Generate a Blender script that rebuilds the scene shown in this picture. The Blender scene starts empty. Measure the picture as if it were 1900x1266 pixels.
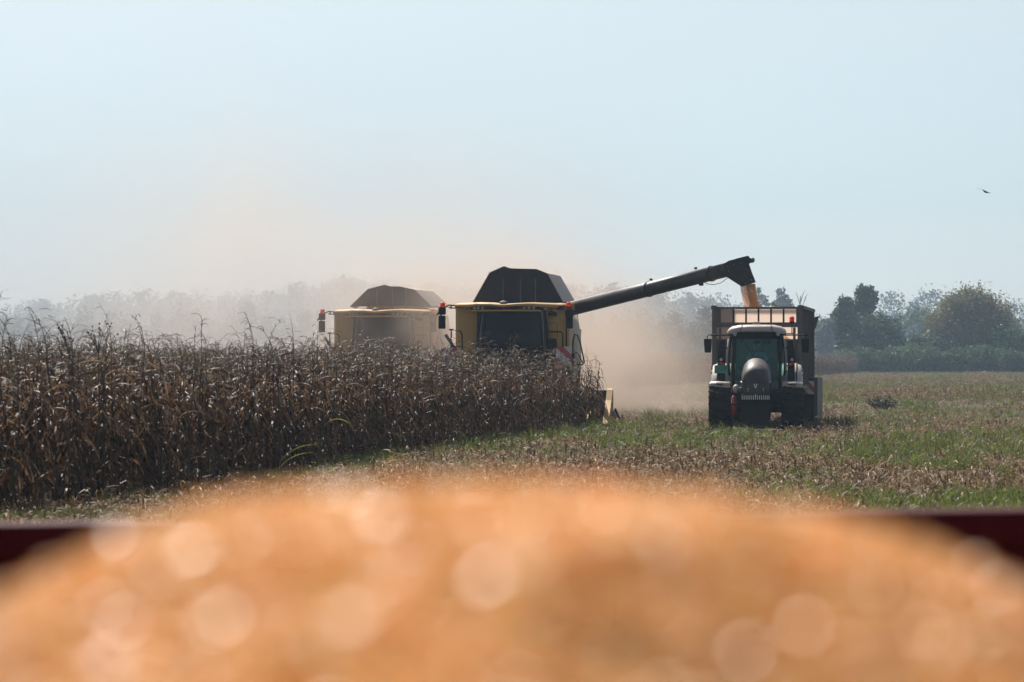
import bpy, bmesh, math, random
import numpy as np
from mathutils import Vector, Matrix, Euler
R = math.radians
rng = np.random.default_rng(7)
random.seed(7)
sc = bpy.context.scene
C = sc.collection
PI = math.pi
F = 5278.0; HZ = 665.0; CH = 2.1          # focal length in photo pixels, horizon row, eye height
RC, RS = math.cos(R(10.9)), math.sin(R(10.9))
def RF(u, v): return (v*RC + u*RS, -v*RS + u*RC)     # row frame: u along the maize rows, v across
def P(px, py, Y): return Vector(((px-950)/F*Y, Y, CH+(HZ-py)/F*Y))

# ------------------------------------------------------------------ node helpers
def new_mat(name):
    m = bpy.data.materials.new(name); m.use_nodes = True
    nt = m.node_tree
    return m, nt, nt.nodes['Principled BSDF']
def N(nt, typ, **kw):
    n = nt.nodes.new(typ)
    for k, v in kw.items():
        if k.startswith('i_'):
            n.inputs[k[2:].replace('_', ' ')].default_value = v
        else: setattr(n, k, v)
    return n
def L(nt, a, b): nt.links.new(a, b)
def math_n(nt, op, a, b=None, c=None, clamp=False):
    n = nt.nodes.new('ShaderNodeMath'); n.operation = op; n.use_clamp = clamp
    for i, x in enumerate((a, b, c)):
        if x is None: continue
        if isinstance(x, (int, float)): n.inputs[i].default_value = x
        else: nt.links.new(x, n.inputs[i])
    return n.outputs[0]
def mixc(nt, f, a, b):
    n = nt.nodes.new('ShaderNodeMix'); n.data_type = 'RGBA'
    for s, x in ((n.inputs[0], f), (n.inputs[6], a), (n.inputs[7], b)):
        if isinstance(x, (int, float)): s.default_value = x
        elif isinstance(x, tuple): s.default_value = (*x[:3], 1)
        else: nt.links.new(x, s)
    return n.outputs[2]
def ramp(nt, f, stops):
    n = nt.nodes.new('ShaderNodeValToRGB'); cr = n.color_ramp
    while len(cr.elements) < len(stops): cr.elements.new(0.5)
    for e, (p, c) in zip(cr.elements, stops):
        e.position = p; e.color = (*c, 1)
    nt.links.new(f, n.inputs[0]); return n.outputs[0]
def noise(nt, scale, detail=4, vec=None, rough=0.55):
    n = N(nt, 'ShaderNodeTexNoise', i_Scale=scale, i_Detail=detail, i_Roughness=rough)
    if vec is None:
        t = nt.nodes.new('ShaderNodeTexCoord'); vec = t.outputs['Object']
    nt.links.new(vec, n.inputs['Vector']); return n.outputs['Fac']

DUST = (0.42, 0.32, 0.23)
def paint(name, col, rough=0.45, metal=0.0, dust=0.35, spec=0.5, bump=0.0, dcol=DUST, sc_=3.0):
    m, nt, b = new_mat(name)
    f = noise(nt, sc_, 6)
    f2 = noise(nt, sc_*7, 4)
    var = mixc(nt, f2, tuple(c*0.8 for c in col), tuple(min(1, c*1.15) for c in col))
    geo = nt.nodes.new('ShaderNodeNewGeometry'); sep = nt.nodes.new('ShaderNodeSeparateXYZ')
    L(nt, geo.outputs['Normal'], sep.inputs[0])
    up = math_n(nt, 'MULTIPLY_ADD', sep.outputs[2], 0.5, 0.35, clamp=True)   # dust settles on upward faces
    d = math_n(nt, 'MULTIPLY', math_n(nt, 'MULTIPLY_ADD', f, 2.4, -0.5, clamp=True), math_n(nt, 'MULTIPLY', up, dust*2.2), clamp=True)
    L(nt, mixc(nt, d, var, dcol), b.inputs['Base Color'])
    L(nt, math_n(nt, 'MULTIPLY_ADD', d, 0.5, rough, clamp=True), b.inputs['Roughness'])
    b.inputs['Metallic'].default_value = metal
    b.inputs['Specular IOR Level'].default_value = spec
    if bump:
        bn = N(nt, 'ShaderNodeBump', i_Strength=bump, i_Distance=0.01); L(nt, f2, bn.inputs['Height']); L(nt, bn.outputs[0], b.inputs['Normal'])
    return m
def leafy(name, c0, c1, c2, trans=0.35, rough=0.55, spec=0.4, tint='tint', obj_rand=True):
    """thin plant matter: colour by per-leaf tint, partly translucent"""
    m, nt, b = new_mat(name)
    a = N(nt, 'ShaderNodeAttribute', attribute_name=tint)
    oi = nt.nodes.new('ShaderNodeObjectInfo')
    f = a.outputs['Fac']
    if obj_rand:
        f = math_n(nt, 'ADD', math_n(nt, 'MULTIPLY', f, 0.7), math_n(nt, 'MULTIPLY', oi.outputs['Random'], 0.3))
    col = ramp(nt, f, [(0.0, c0), (0.5, c1), (1.0, c2)])
    L(nt, col, b.inputs['Base Color']); b.inputs['Roughness'].default_value = rough
    b.inputs['Specular IOR Level'].default_value = spec
    tr = nt.nodes.new('ShaderNodeBsdfTranslucent'); L(nt, col, tr.inputs['Color'])
    mx = nt.nodes.new('ShaderNodeMixShader'); mx.inputs[0].default_value = trans
    out = nt.nodes['Material Output']
    L(nt, b.outputs[0], mx.inputs[1]); L(nt, tr.outputs[0], mx.inputs[2]); L(nt, mx.outputs[0], out.inputs['Surface'])
    return m

M = {}
M['yellow'] = paint('ochre_paint', (0.54, 0.28, 0.05), 0.5, dust=0.26, dcol=(0.50,0.32,0.16))
M['cream'] = paint('cream_paint', (0.50, 0.42, 0.30), 0.5, dust=0.5)
M['black'] = paint('black_plastic', (0.007, 0.007, 0.009), 0.7, dust=0.03, spec=.2)
M['dark'] = paint('dark_steel', (0.013, 0.014, 0.017), 0.5, dust=0.05, spec=.3)
M['grey'] = paint('grey_steel', (0.10, 0.10, 0.10), 0.5, metal=0.2, dust=0.3)
M['auger'] = paint('auger_paint', (0.018, 0.017, 0.017), 0.42, dust=0.16)
M['white'] = paint('dusty_white_paint', (0.50, 0.43, 0.39), 0.35, dust=0.35, dcol=(0.55,0.42,0.34))
M['hood'] = paint('dark_metallic_hood', (0.020, 0.017, 0.017), 0.42, metal=0.0, dust=0.20, spec=.35, dcol=(0.30,0.21,0.18))
M['rubber'] = paint('rubber', (0.010, 0.010, 0.010), 0.8, spec=.25, dust=0.16, dcol=(0.12,0.09,0.06), bump=0.4)
M['red'] = paint('red_paint', (0.40, 0.02, 0.02), 0.4, dust=0.2)
M['redband'] = paint('red_reflector', (0.45, 0.03, 0.04), 0.4, dust=0.15)
M['whiteband'] = paint('white_reflector', (0.68, 0.64, 0.60), 0.4, dust=0.2)
M['teal'] = paint('teal_plate', (0.0, 0.20, 0.15), 0.4, dust=0.1)
M['tealmark'] = paint('teal_plate_marks', (0.0, 0.08, 0.06), 0.4, dust=0.1)
M['trailer'] = paint('trailer_grey', (0.065, 0.058, 0.052), 0.6, dust=0.22)
M['maroon'] = paint('maroon_paint', (0.07, 0.003, 0.006), 0.7, dust=0.0, spec=.15)
M['chrome'] = paint('silver', (0.65, 0.65, 0.65), 0.3, metal=0.7, dust=0.1)
M['skin'] = paint('skin', (0.45, 0.27, 0.20), 0.6, dust=0.0)
M['hair'] = paint('hair', (0.03, 0.02, 0.015), 0.7, dust=0.0)
M['shirt'] = paint('pale_blue_cloth', (0.42, 0.56, 0.62), 0.9, dust=0.0)
M['trousers'] = paint('dark_cloth', (0.03, 0.035, 0.05), 0.9, dust=0.0)
M['feather'] = paint('dark_feathers', (0.02, 0.02, 0.02), 0.8, dust=0.0)
def lens(name, col, e=0.0):
    m, nt, b = new_mat(name)
    b.inputs['Base Color'].default_value = (*col, 1); b.inputs['Roughness'].default_value = 0.2
    b.inputs['Transmission Weight'].default_value = 0.25
    tr = nt.nodes.new('ShaderNodeBsdfTranslucent'); tr.inputs[0].default_value = (*col, 1)
    mx = nt.nodes.new('ShaderNodeMixShader'); mx.inputs[0].default_value = 0.5
    L(nt, b.outputs[0], mx.inputs[1]); L(nt, tr.outputs[0], mx.inputs[2])
    L(nt, mx.outputs[0], nt.nodes['Material Output'].inputs['Surface'])
    return m
M['orange'] = lens('orange_lens', (1.0, 0.17, 0.02))
M['redlens'] = lens('red_lens', (0.95, 0.07, 0.02))
M['clear'] = lens('clear_lens', (0.75, 0.78, 0.78))
def glass(name, tint, alpha, base=(0.008, 0.010, 0.014, 1)):
    m, nt, b = new_mat(name)
    b.inputs['Base Color'].default_value = base; b.inputs['Roughness'].default_value = 0.06; b.inputs['Specular IOR Level'].default_value = 0.35
    tr = nt.nodes.new('ShaderNodeBsdfTransparent'); tr.inputs[0].default_value = (*tint, 1)
    mx = nt.nodes.new('ShaderNodeMixShader'); mx.inputs[0].default_value = alpha
    L(nt, b.outputs[0], mx.inputs[1]); L(nt, tr.outputs[0], mx.inputs[2])
    L(nt, mx.outputs[0], nt.nodes['Material Output'].inputs['Surface'])
    return m
M['glass_green'] = glass('tinted_green_glass', (0.78, 0.95, 0.92), 0.80, (0.045, 0.15, 0.14, 1))
M['glass_dark'] = glass('dusty_dark_glass', (0.25, 0.33, 0.36), 0.55)
# panel that glows when the sun is behind it
m, nt, b = new_mat('pale_liner')
tr = nt.nodes.new('ShaderNodeBsdfTranslucent'); col = mixc(nt, noise(nt, 1.2, 4), (0.90,0.76,0.67), (0.94,0.86,0.79))
L(nt, col, tr.inputs[0]); L(nt, col, b.inputs['Base Color']); b.inputs['Roughness'].default_value = 0.8
mx = nt.nodes.new('ShaderNodeMixShader'); mx.inputs[0].default_value = 0.72
L(nt, b.outputs[0], mx.inputs[1]); L(nt, tr.outputs[0], mx.inputs[2]); L(nt, mx.outputs[0], nt.nodes['Material Output'].inputs['Surface'])
M['liner'] = m
# corn grain
m, nt, b = new_mat('maize_grain')
oi = nt.nodes.new('ShaderNodeObjectInfo')
vor = N(nt, 'ShaderNodeTexVoronoi', i_Scale=110.0); tcn = nt.nodes.new('ShaderNodeTexCoord'); L(nt, tcn.outputs['Object'], vor.inputs['Vector'])
big = noise(nt, 14.0, 4)
fr = math_n(nt, 'ADD', math_n(nt, 'MULTIPLY', oi.outputs['Random'], 0.55), math_n(nt, 'MULTIPLY_ADD', big, 1.3, -0.40), clamp=True)
col = ramp(nt, fr, [(0.0, (0.95, 0.47, 0.14)), (0.5, (0.99, 0.68, 0.31)), (1.0, (0.99, 0.84, 0.54))])
L(nt, col, b.inputs['Base Color']); b.inputs['Roughness'].default_value = 0.33; b.inputs['Specular IOR Level'].default_value = 0.60
b.inputs['Subsurface Weight'].default_value = 0.0
tr = nt.nodes.new('ShaderNodeBsdfTranslucent'); L(nt, col, tr.inputs[0])
mx = nt.nodes.new('ShaderNodeMixShader'); mx.inputs[0].default_value = 0.60
L(nt, b.outputs[0], mx.inputs[1]); L(nt, tr.outputs[0], mx.inputs[2]); L(nt, mx.outputs[0], nt.nodes['Material Output'].inputs['Surface'])
M['grain'] = m
M['stalk'] = leafy('maize_stalk', (0.025,0.015,0.01), (0.06,0.037,0.02), (0.13,0.08,0.045), trans=0.0, rough=0.5)
M['leaf'] = leafy('dry_maize_leaf', (0.022,0.012,0.007), (0.072,0.038,0.021), (0.30,0.19,0.105), trans=0.42, rough=0.5, spec=0.14)
M['tassel'] = leafy('dry_tassel', (0.06,0.038,0.022), (0.13,0.08,0.042), (0.24,0.15,0.08), trans=0.2)
M['grass'] = leafy('green_grass', (0.034,0.050,0.012), (0.105,0.138,0.026), (0.30,0.31,0.07), trans=0.45, rough=0.45, spec=0.4)
M['straw'] = leafy('straw_litter', (0.06,0.038,0.020), (0.20,0.125,0.062), (0.60,0.43,0.24), trans=0.3, rough=0.6, spec=0.2)
M['deadweed'] = leafy('dead_weed', (0.02,0.014,0.01), (0.05,0.035,0.02), (0.10,0.07,0.04), trans=0.1)
M['bark'] = paint('bark', (0.07, 0.055, 0.04), 0.9, dust=0.0, bump=0.5)
def foliage(name, a, b_, c): return leafy(name, a, b_, c, trans=0.3, rough=0.6, spec=0.3, obj_rand=False)
M['fol_dark'] = foliage('foliage_dark', (0.028,0.048,0.024), (0.045,0.074,0.035), (0.07,0.105,0.045))
M['fol_green'] = foliage('foliage_green', (0.045,0.085,0.035), (0.075,0.13,0.05), (0.10,0.165,0.065))
M['fol_olive'] = foliage('foliage_olive', (0.12,0.11,0.045), (0.19,0.165,0.065), (0.26,0.22,0.09))
M['fol_far'] = foliage('foliage_far', (0.055,0.08,0.055), (0.08,0.105,0.07), (0.10,0.13,0.085))  # lightened for distance: part of the haze fading sits in this colour

# ground
m, nt, b = new_mat('stubble_soil')
tc = nt.nodes.new('ShaderNodeTexCoord')
n1 = noise(nt, 0.12, 5, tc.outputs['Object']); n2 = noise(nt, 1.6, 6, tc.outputs['Object'], 0.7); n3 = noise(nt, 22, 5, tc.outputs['Object'], 0.75)
straw = ramp(nt, n3, [(0.25, (0.03,0.020,0.012)), (0.5, (0.095,0.062,0.034)), (0.75, (0.22,0.145,0.078))])
green = ramp(nt, n3, [(0.3, (0.022,0.032,0.010)), (0.7, (0.065,0.085,0.026))])
g = math_n(nt, 'MULTIPLY_ADD', math_n(nt, 'ADD', math_n(nt, 'MULTIPLY', n1, 0.6), math_n(nt, 'MULTIPLY', n2, 0.4)), 5.0, -2.15, clamp=True)
L(nt, mixc(nt, g, straw, green), b.inputs['Base Color']); b.inputs['Roughness'].default_value = 0.9
b.inputs['Specular IOR Level'].default_value = 0.2
bn = N(nt, 'ShaderNodeBump', i_Strength=0.8, i_Distance=0.06); L(nt, n3, bn.inputs['Height']); L(nt, bn.outputs[0], b.inputs['Normal'])
M['soil'] = m

# ------------------------------------------------------------------ object helpers
def tag(o, label=None, cat=None, group=None, kind=None):
    if label: o['label'] = label
    if cat: o['category'] = cat
    if group: o['group'] = group
    if kind: o['kind'] = kind
    return o
def empty(name, loc, rz=0.0):
    o = bpy.data.objects.new(name, None); C.objects.link(o); o.location = loc; o.rotation_euler = (0, 0, rz); return o
class B:
    """collects shapes in one bmesh"""
    def __init__(s): s.bm = bmesh.new(); s.mi = 0
    def _f(s, vs):
        try:
            f = s.bm.faces.new(vs); f.material_index = s.mi; return f
        except ValueError: return None
    def box(s, c, d, rot=None, bev=0.0):
        m = Matrix.Translation(Vector(c)) @ (Euler(rot).to_matrix().to_4x4() if rot else Matrix()) @ Matrix.Diagonal((d[0], d[1], d[2], 1))
        r = bmesh.ops.create_cube(s.bm, size=1.0, matrix=m)
        for v in r['verts']:
            for f in v.link_faces: f.material_index = s.mi
        if bev > 0:
            es = list({e for v in r['verts'] for e in v.link_edges})
            rr = bmesh.ops.bevel(s.bm, geom=es, offset=bev, segments=2, affect='EDGES', profile=0.6)
            for f in rr['faces']: f.material_index = s.mi
        return s
    def cyl(s, p0, p1, r0, r1=None, n=14, cap=True):
        r1 = r0 if r1 is None else r1
        p0, p1 = Vector(p0), Vector(p1); d = (p1-p0).normalized()
        a = d.orthogonal().normalized(); b = d.cross(a)
        A = [s.bm.verts.new(p0+(a*math.cos(t)+b*math.sin(t))*r0) for t in [2*PI*i/n for i in range(n)]]
        Bv = [s.bm.verts.new(p1+(a*math.cos(t)+b*math.sin(t))*r1) for t in [2*PI*i/n for i in range(n)]]
        for i in range(n):
            f = s._f([A[i], A[(i+1) % n], Bv[(i+1) % n], Bv[i]])
            if f and n > 8: f.smooth = True
        if cap: s._f(A[::-1]); s._f(Bv)
        return s
    def tube(s, pts, r, n=8, closed=False):
        pts = [Vector(p) for p in pts]; k = len(pts); rings = []
        rr = r if isinstance(r, (list, tuple)) else [r]*k
        ref = None
        for i, p in enumerate(pts):
            if closed: d = (pts[(i+1) % k]-pts[i-1]).normalized()
            else: d = (pts[min(i+1, k-1)]-pts[max(i-1, 0)]).normalized()
            if ref is None: ref = d.orthogonal().normalized()
            a = (ref - d*ref.dot(d)).normalized(); ref = a; b = d.cross(a)
            rings.append([s.bm.verts.new(p+(a*math.cos(2*PI*j/n)+b*math.sin(2*PI*j/n))*rr[i]) for j in range(n)])
        for i in range(k if closed else k-1):
            A, Bv = rings[i], rings[(i+1) % k]
            for j in range(n):
                f = s._f([A[j], A[(j+1) % n], Bv[(j+1) % n], Bv[j]])
                if f: f.smooth = True
        if not closed: s._f(rings[0][::-1]); s._f(rings[-1])
        return s
    def prism(s, prof, y0, y1, axis='y'):
        """profile of (x,z) points swept along y (or (y,z) points swept along x)"""
        mk = (lambda p, t: (p[0], t, p[1])) if axis == 'y' else (lambda p, t: (t, p[0], p[1]))
        A = [s.bm.verts.new(mk(p, y0)) for p in prof]; Bv = [s.bm.verts.new(mk(p, y1)) for p in prof]
        k = len(prof)
        for i in range(k): s._f([A[i], A[(i+1) % k], Bv[(i+1) % k], Bv[i]])
        s._f(A[::-1]); s._f(Bv); return s
    def slab(s, quad, th):
        """thick plate from a planar polygon"""
        q = [Vector(p) for p in quad]; n = (q[1]-q[0]).cross(q[2]-q[0]).normalized()*th
        A = [s.bm.verts.new(p) for p in q]; Bv = [s.bm.verts.new(p+n) for p in q]; k = len(q)
        for i in range(k): s._f([A[i], A[(i+1) % k], Bv[(i+1) % k], Bv[i]])
        s._f(A[::-1]); s._f(Bv); return s
    def loft(s, secs, cap=True, smooth=True):
        rings = [[s.bm.verts.new(p) for p in sec] for sec in secs]; k = len(secs[0])
        for A, Bv in zip(rings, rings[1:]):
            for i in range(k):
                f = s._f([A[i], A[(i+1) % k], Bv[(i+1) % k], Bv[i]])
                if f: f.smooth = smooth
        if cap: s._f(rings[0][::-1]); s._f(rings[-1])
        return s
    def ball(s, c, r, seg=12, sx=1, sy=1, sz=1):
        m = Matrix.Translation(Vector(c)) @ Matrix.Diagonal((sx, sy, sz, 1))
        q = bmesh.ops.create_uvsphere(s.bm, u_segments=seg, v_segments=max(6, seg//2+1), radius=r, matrix=m)
        for v in q['verts']:
            for f in v.link_faces: f.material_index = s.mi; f.smooth = True
        return s
    def build(s, name, mats, parent=None, loc=(0, 0, 0), rz=0.0):
        bmesh.ops.recalc_face_normals(s.bm, faces=s.bm.faces)
        me = bpy.data.meshes.new(name); s.bm.to_mesh(me); s.bm.free()
        for mm in (mats if isinstance(mats, (list, tuple)) else [mats]): me.materials.append(M[mm] if isinstance(mm, str) else mm)
        o = bpy.data.objects.new(name, me); C.objects.link(o); o.parent = parent; o.location = loc; o.rotation_euler = (0, 0, rz)
        return o

def np_mesh(name, verts, faces, mats, tint=None, midx=None):
    """faces: (M,4) array; a triangle repeats nothing and has -1 in its last column"""
    me = bpy.data.meshes.new(name)
    verts = np.asarray(verts, dtype=np.float32); faces = np.asarray(faces, dtype=np.int32)
    tri = faces[:, 3] < 0
    cnt = np.where(tri, 3, 4).astype(np.int32)
    loops = faces[faces >= 0].ravel().astype(np.int32)
    me.vertices.add(len(verts)); me.vertices.foreach_set('co', verts.ravel())
    me.loops.add(len(loops)); me.loops.foreach_set('vertex_index', loops)
    me.polygons.add(len(faces))
    st = np.concatenate([[0], np.cumsum(cnt)[:-1]]).astype(np.int32)
    me.polygons.foreach_set('loop_start', st)
    if midx is not None: me.polygons.foreach_set('material_index', np.asarray(midx, dtype=np.int32))
    me.update(calc_edges=True)
    if tint is not None:
        a = me.attributes.new('tint', 'FLOAT', 'FACE'); a.data.foreach_set('value', np.asarray(tint, dtype=np.float32))
    for mm in mats: me.materials.append(M[mm])
    return me
class Acc:
    """accumulates strips and thin stems for plants"""
    def __init__(s): s.v = []; s.f = []; s.t = []; s.m = []; s.n = 0
    def add(s, V, Fc, tint, mi=0):
        V = np.asarray(V); Fc = np.asarray(Fc)
        s.f.append(np.where(Fc >= 0, Fc+s.n, -1)); s.v.append(V); s.n += len(V)
        s.t += [tint]*len(Fc); s.m += [mi]*len(Fc)
    def strip(s, pts, widths, sides, tint, mi=0):
        pts = np.asarray(pts); w = np.asarray(widths)[:, None]; sd = np.asarray(sides)
        V = np.empty((2*len(pts), 3)); V[0::2] = pts-sd*w*0.5; V[1::2] = pts+sd*w*0.5
        k = len(pts)-1; i = np.arange(k)*2
        s.add(V, np.stack([i, i+1, i+3, i+2], 1), tint, mi)
    def stem(s, pts, r, tint, mi=0, n=5):
        pts = np.asarray(pts, dtype=float); k = len(pts); rr = np.asarray(r if hasattr(r, '__len__') else [r]*k)
        V = []
        for i in range(k):
            d = pts[min(i+1, k-1)]-pts[max(i-1, 0)]; d /= (np.linalg.norm(d)+1e-9)
            a = np.cross(d, (0.3, 0.9, 0.1)); a /= (np.linalg.norm(a)+1e-9); b = np.cross(d, a)
            for j in range(n):
                t = 2*PI*j/n; V.append(pts[i]+(a*math.cos(t)+b*math.sin(t))*rr[i])
        Fc = [[i*n+j, i*n+(j+1) % n, (i+1)*n+(j+1) % n, (i+1)*n+j] for i in range(k-1) for j in range(n)]
        s.add(V, Fc, tint, mi)
    def mesh(s, name, mats): return np_mesh(name, np.concatenate(s.v), np.concatenate(s.f), mats, s.t, s.m)
def mesh_obj(name, me, parent=None, loc=(0, 0, 0)):
    o = bpy.data.objects.new(name, me); C.objects.link(o); o.parent = parent; o.location = loc; return o

def scatter(name, pts, rot, scl, idx, variants, label, cat, kind='stuff'):
    """one object whose geometry nodes put a plant or kernel on every vertex"""
    col = bpy.data.collections.new(name+'_kinds')
    for i, me in enumerate(variants):
        o = bpy.data.objects.new('%s_kind_%02d' % (name, i), me); col.objects.link(o)
    n = len(pts)
    me = bpy.data.meshes.new(name); me.vertices.add(n); me.vertices.foreach_set('co', np.asarray(pts, dtype=np.float32).ravel())
    a = me.attributes.new('rot', 'FLOAT_VECTOR', 'POINT'); a.data.foreach_set('vector', np.asarray(rot, dtype=np.float32).ravel())
    scl = np.asarray(scl, dtype=np.float32)
    if scl.ndim == 1: scl = np.repeat(scl[:, None], 3, 1)
    a = me.attributes.new('scl', 'FLOAT_VECTOR', 'POINT'); a.data.foreach_set('vector', scl.ravel())
    a = me.attributes.new('idx', 'INT', 'POINT'); a.data.foreach_set('value', np.asarray(idx, dtype=np.int32))
    o = mesh_obj(name, me); tag(o, label, cat, kind=kind)
    ng = bpy.data.node_groups.new(name+'_nodes', 'GeometryNodeTree')
    ng.interface.new_socket('Geometry', in_out='INPUT', socket_type='NodeSocketGeometry')
    ng.interface.new_socket('Geometry', in_out='OUTPUT', socket_type='NodeSocketGeometry')
    gi = ng.nodes.new('NodeGroupInput'); go = ng.nodes.new('NodeGroupOutput')
    ip = ng.nodes.new('GeometryNodeInstanceOnPoints'); ci = ng.nodes.new('GeometryNodeCollectionInfo')
    ci.inputs['Collection'].default_value = col; ci.inputs['Separate Children'].default_value = True; ci.inputs['Reset Children'].default_value = True
    def na(nm, dt):
        q = ng.nodes.new('GeometryNodeInputNamedAttribute'); q.data_type = dt; q.inputs['Name'].default_value = nm; return q.outputs['Attribute']
    ng.links.new(gi.outputs[0], ip.inputs['Points']); ng.links.new(ci.outputs[0], ip.inputs['Instance'])
    ip.inputs['Pick Instance'].default_value = True
    ng.links.new(na('idx', 'INT'), ip.inputs['Instance Index'])
    ng.links.new(na('rot', 'FLOAT_VECTOR'), ip.inputs['Rotation'])
    ng.links.new(na('scl', 'FLOAT_VECTOR'), ip.inputs['Scale'])
    ng.links.new(ip.outputs[0], go.inputs[0])
    md = o.modifiers.new('scatter', 'NODES'); md.node_group = ng
    return o

# value noise for placing patches
_perm = rng.random((64, 64))
def vnoise(x, y, s):
    x = np.asarray(x)/s; y = np.asarray(y)/s
    xi = np.floor(x).astype(int); yi = np.floor(y).astype(int); fx = x-xi; fy = y-yi
    fx = fx*fx*(3-2*fx); fy = fy*fy*(3-2*fy)
    g = lambda a, b: _perm[a % 64, b % 64]
    return (g(xi, yi)*(1-fx)+g(xi+1, yi)*fx)*(1-fy)+(g(xi, yi+1)*(1-fx)+g(xi+1, yi+1)*fx)*fy

# ------------------------------------------------------------------ ground
def ground_z(x, y):
    x = np.asarray(x, dtype=float); y = np.asarray(y, dtype=float)
    fade = np.clip((160-y)/80, 0, 1)*np.clip((y-8)/10, 0, 1)
    h = (vnoise(x, y, 1.3)-0.5)*0.05+(vnoise(x+9, y+4, 5.0)-0.5)*0.08
    for (cx, cy, r) in ((7.6, 86, 7.5), (1.0, 94, 7), (-4.0, 106, 7)):
        d = np.hypot(x-cx, (y-cy)*0.8); h = h*np.clip((d-r*0.6)/(r*0.5), 0.12, 1)
    return h*fade
gx = np.concatenate([-np.geomspace(4000, 60, 16), np.linspace(-55, 70, 190), np.geomspace(75, 4000, 16)])
gy = np.concatenate([-np.geomspace(4000, 30, 10)[:-1], np.linspace(-30, 10, 8), np.linspace(11, 160, 330), np.geomspace(170, 6000, 22)])
X, Y = np.meshgrid(gx, gy); Z = ground_z(X, Y)
V = np.stack([X, Y, Z], -1).reshape(-1, 3); nx, ny = len(gx), len(gy)
i, j = np.meshgrid(np.arange(nx-1), np.arange(ny-1)); a = (j*nx+i).ravel()
me = np_mesh('ground', V, np.stack([a, a+1, a+nx+1, a+nx], 1), ['soil'])
tag(mesh_obj('ground', me), kind='structure')

# ------------------------------------------------------------------ maize plants
WIND = -0.9   # things blown towards -x
def leaf_curve(h0, base, az, L_, th0, th1, twist, nseg=6, w=0.05, power=0.6):
    pts = []; sides = []; ws = []
    p = np.array(base, dtype=float)+np.array([0, 0, h0]); ds = L_/nseg
    for k in range(nseg+1):
        t = k/nseg
        th = th0+(th1-th0)*(t**power)
        hd = np.array([math.cos(az+0.5*twist*t), math.sin(az+0.5*twist*t), 0])
        sd = np.array([-hd[1], hd[0], 0]); d = hd*math.sin(th)+np.array([0, 0, math.cos(th)])
        up = np.cross(sd, d); a = twist*t*1.8
        sides.append(sd*math.cos(a)+up*math.sin(a)); ws.append(w*(0.55+1.2*t-1.6*t*t if t < 0.9 else 0.15)); pts.append(p.copy())
        p = p+d*ds
    return pts, ws, sides
def maize_parts(r, H, tassel=True, droop=0.5, lean=0.05):
    """returns stalk, leaves, tassel, husk accumulators"""
    st, lf, ta, hu = Acc(), Acc(), Acc(), Acc()
    la = r.uniform(0, 2*PI); lx = lean*r.normal()*H+WIND*0.04*H*r.random(); ly = lean*r.normal()*H
    top = H*0.84
    def sp(h): t = h/H; return np.array([lx*t*t, ly*t*t, h])
    hs = np.linspace(0, top, 7)
    st.stem([sp(h)+np.array([r.normal()*0.004, r.normal()*0.004, 0]) for h in hs], np.linspace(0.0135, 0.006, 7), r.uniform(0.2, 0.8), n=5)
    nl = r.integers(13, 18)
    for k in range(nl):
        h = top*(0.12+0.88*(k+r.uniform(-0.3, 0.3))/nl); h = min(max(h, 0.08), top)
        az = la+(k % 2)*PI+r.normal()*0.7
        L_ = r.uniform(0.42, 0.85)*(1.0-0.45*abs(h/top-0.5))
        hang = r.random() < 0.82
        th0 = r.uniform(0.15, 0.7); th1 = r.uniform(2.75, 3.2) if hang else r.uniform(1.6, 2.6)
        b = sp(h); pts, ws, sd = leaf_curve(0, b, az, L_, th0, th1, r.normal()*1.3, w=r.uniform(0.018, 0.046), power=0.22 if hang else 0.8)
        lf.strip(pts, ws, sd, float(np.clip(r.beta(1.6, 3.0)+(0.14 if h > top*0.6 else 0), 0, 1)))
    # sheath and ear hanging from mid stalk
    for _ in range(r.integers(0, 2)):
        h = H*r.uniform(0.36, 0.56); b = sp(h); az = r.uniform(0, 2*PI)
        e0 = b+np.array([0, 0, 0.03]); dr = np.array([math.cos(az)*0.35, math.sin(az)*0.35, -0.9 if r.random() < .6 else 0.8])
        dr /= np.linalg.norm(dr); Ls = r.uniform(0.18, 0.25)
        hu.stem([e0+dr*Ls*t for t in (0, .15, .5, .85, 1)], [0.008, 0.024, 0.03, 0.02, 0.004], r.uniform(0.35, 1.0), n=7)
    if tassel:
        b = sp(top); hd = np.array([WIND+0.45*r.normal(), 0.5*r.normal(), 0]); hd /= np.linalg.norm(hd)
        TL = H*0.17+r.uniform(0.0, 0.18); pts = []; p = b.copy(); nn = 6
        for k in range(nn+1):
            pts.append(p.copy()); th = droop*2.4*(k/nn)**1.4; p = p+(hd*math.sin(th)+np.array([0, 0, math.cos(th)]))*TL/nn*1.5
        ta.stem(pts, np.linspace(0.0055, 0.002, nn+1), 0.35, n=4)
        for k in range(r.integers(5, 10)):
            q = pts[r.integers(1, nn)]; az = math.atan2(hd[1], hd[0])+r.normal()*1.0
            bp, bw, bs = leaf_curve(0, q, az, r.uniform(0.12, 0.26), r.uniform(0.2, 0.8), r.uniform(1.9, 3.0), r.normal(), nseg=4, w=0.011, power=0.8)
            ta.strip(bp, [max(0.007, w_) for w_ in bw], bs, r.uniform(0.2, 1.0))
    else:
        for _ in range(2):
            pts, ws, sd = leaf_curve(0, sp(top), r.uniform(0, 2*PI), r.uniform(0.3, 0.5), 0.2, 2.6, r.normal(), w=0.03)
            lf.strip(pts, ws, sd, r.uniform(0.2, 0.7))
    return st, lf, ta, hu
def join_acc(parts):
    A = Acc()
    for k, p in enumerate(parts):
        if p.n == 0: continue
        V = np.concatenate(p.v); Fc = np.concatenate(p.f)
        A.f.append(np.where(Fc >= 0, Fc+A.n, -1)); A.v.append(V); A.n += len(V); A.t += p.t; A.m += [k]*len(Fc)
    return A
protos = []
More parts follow.
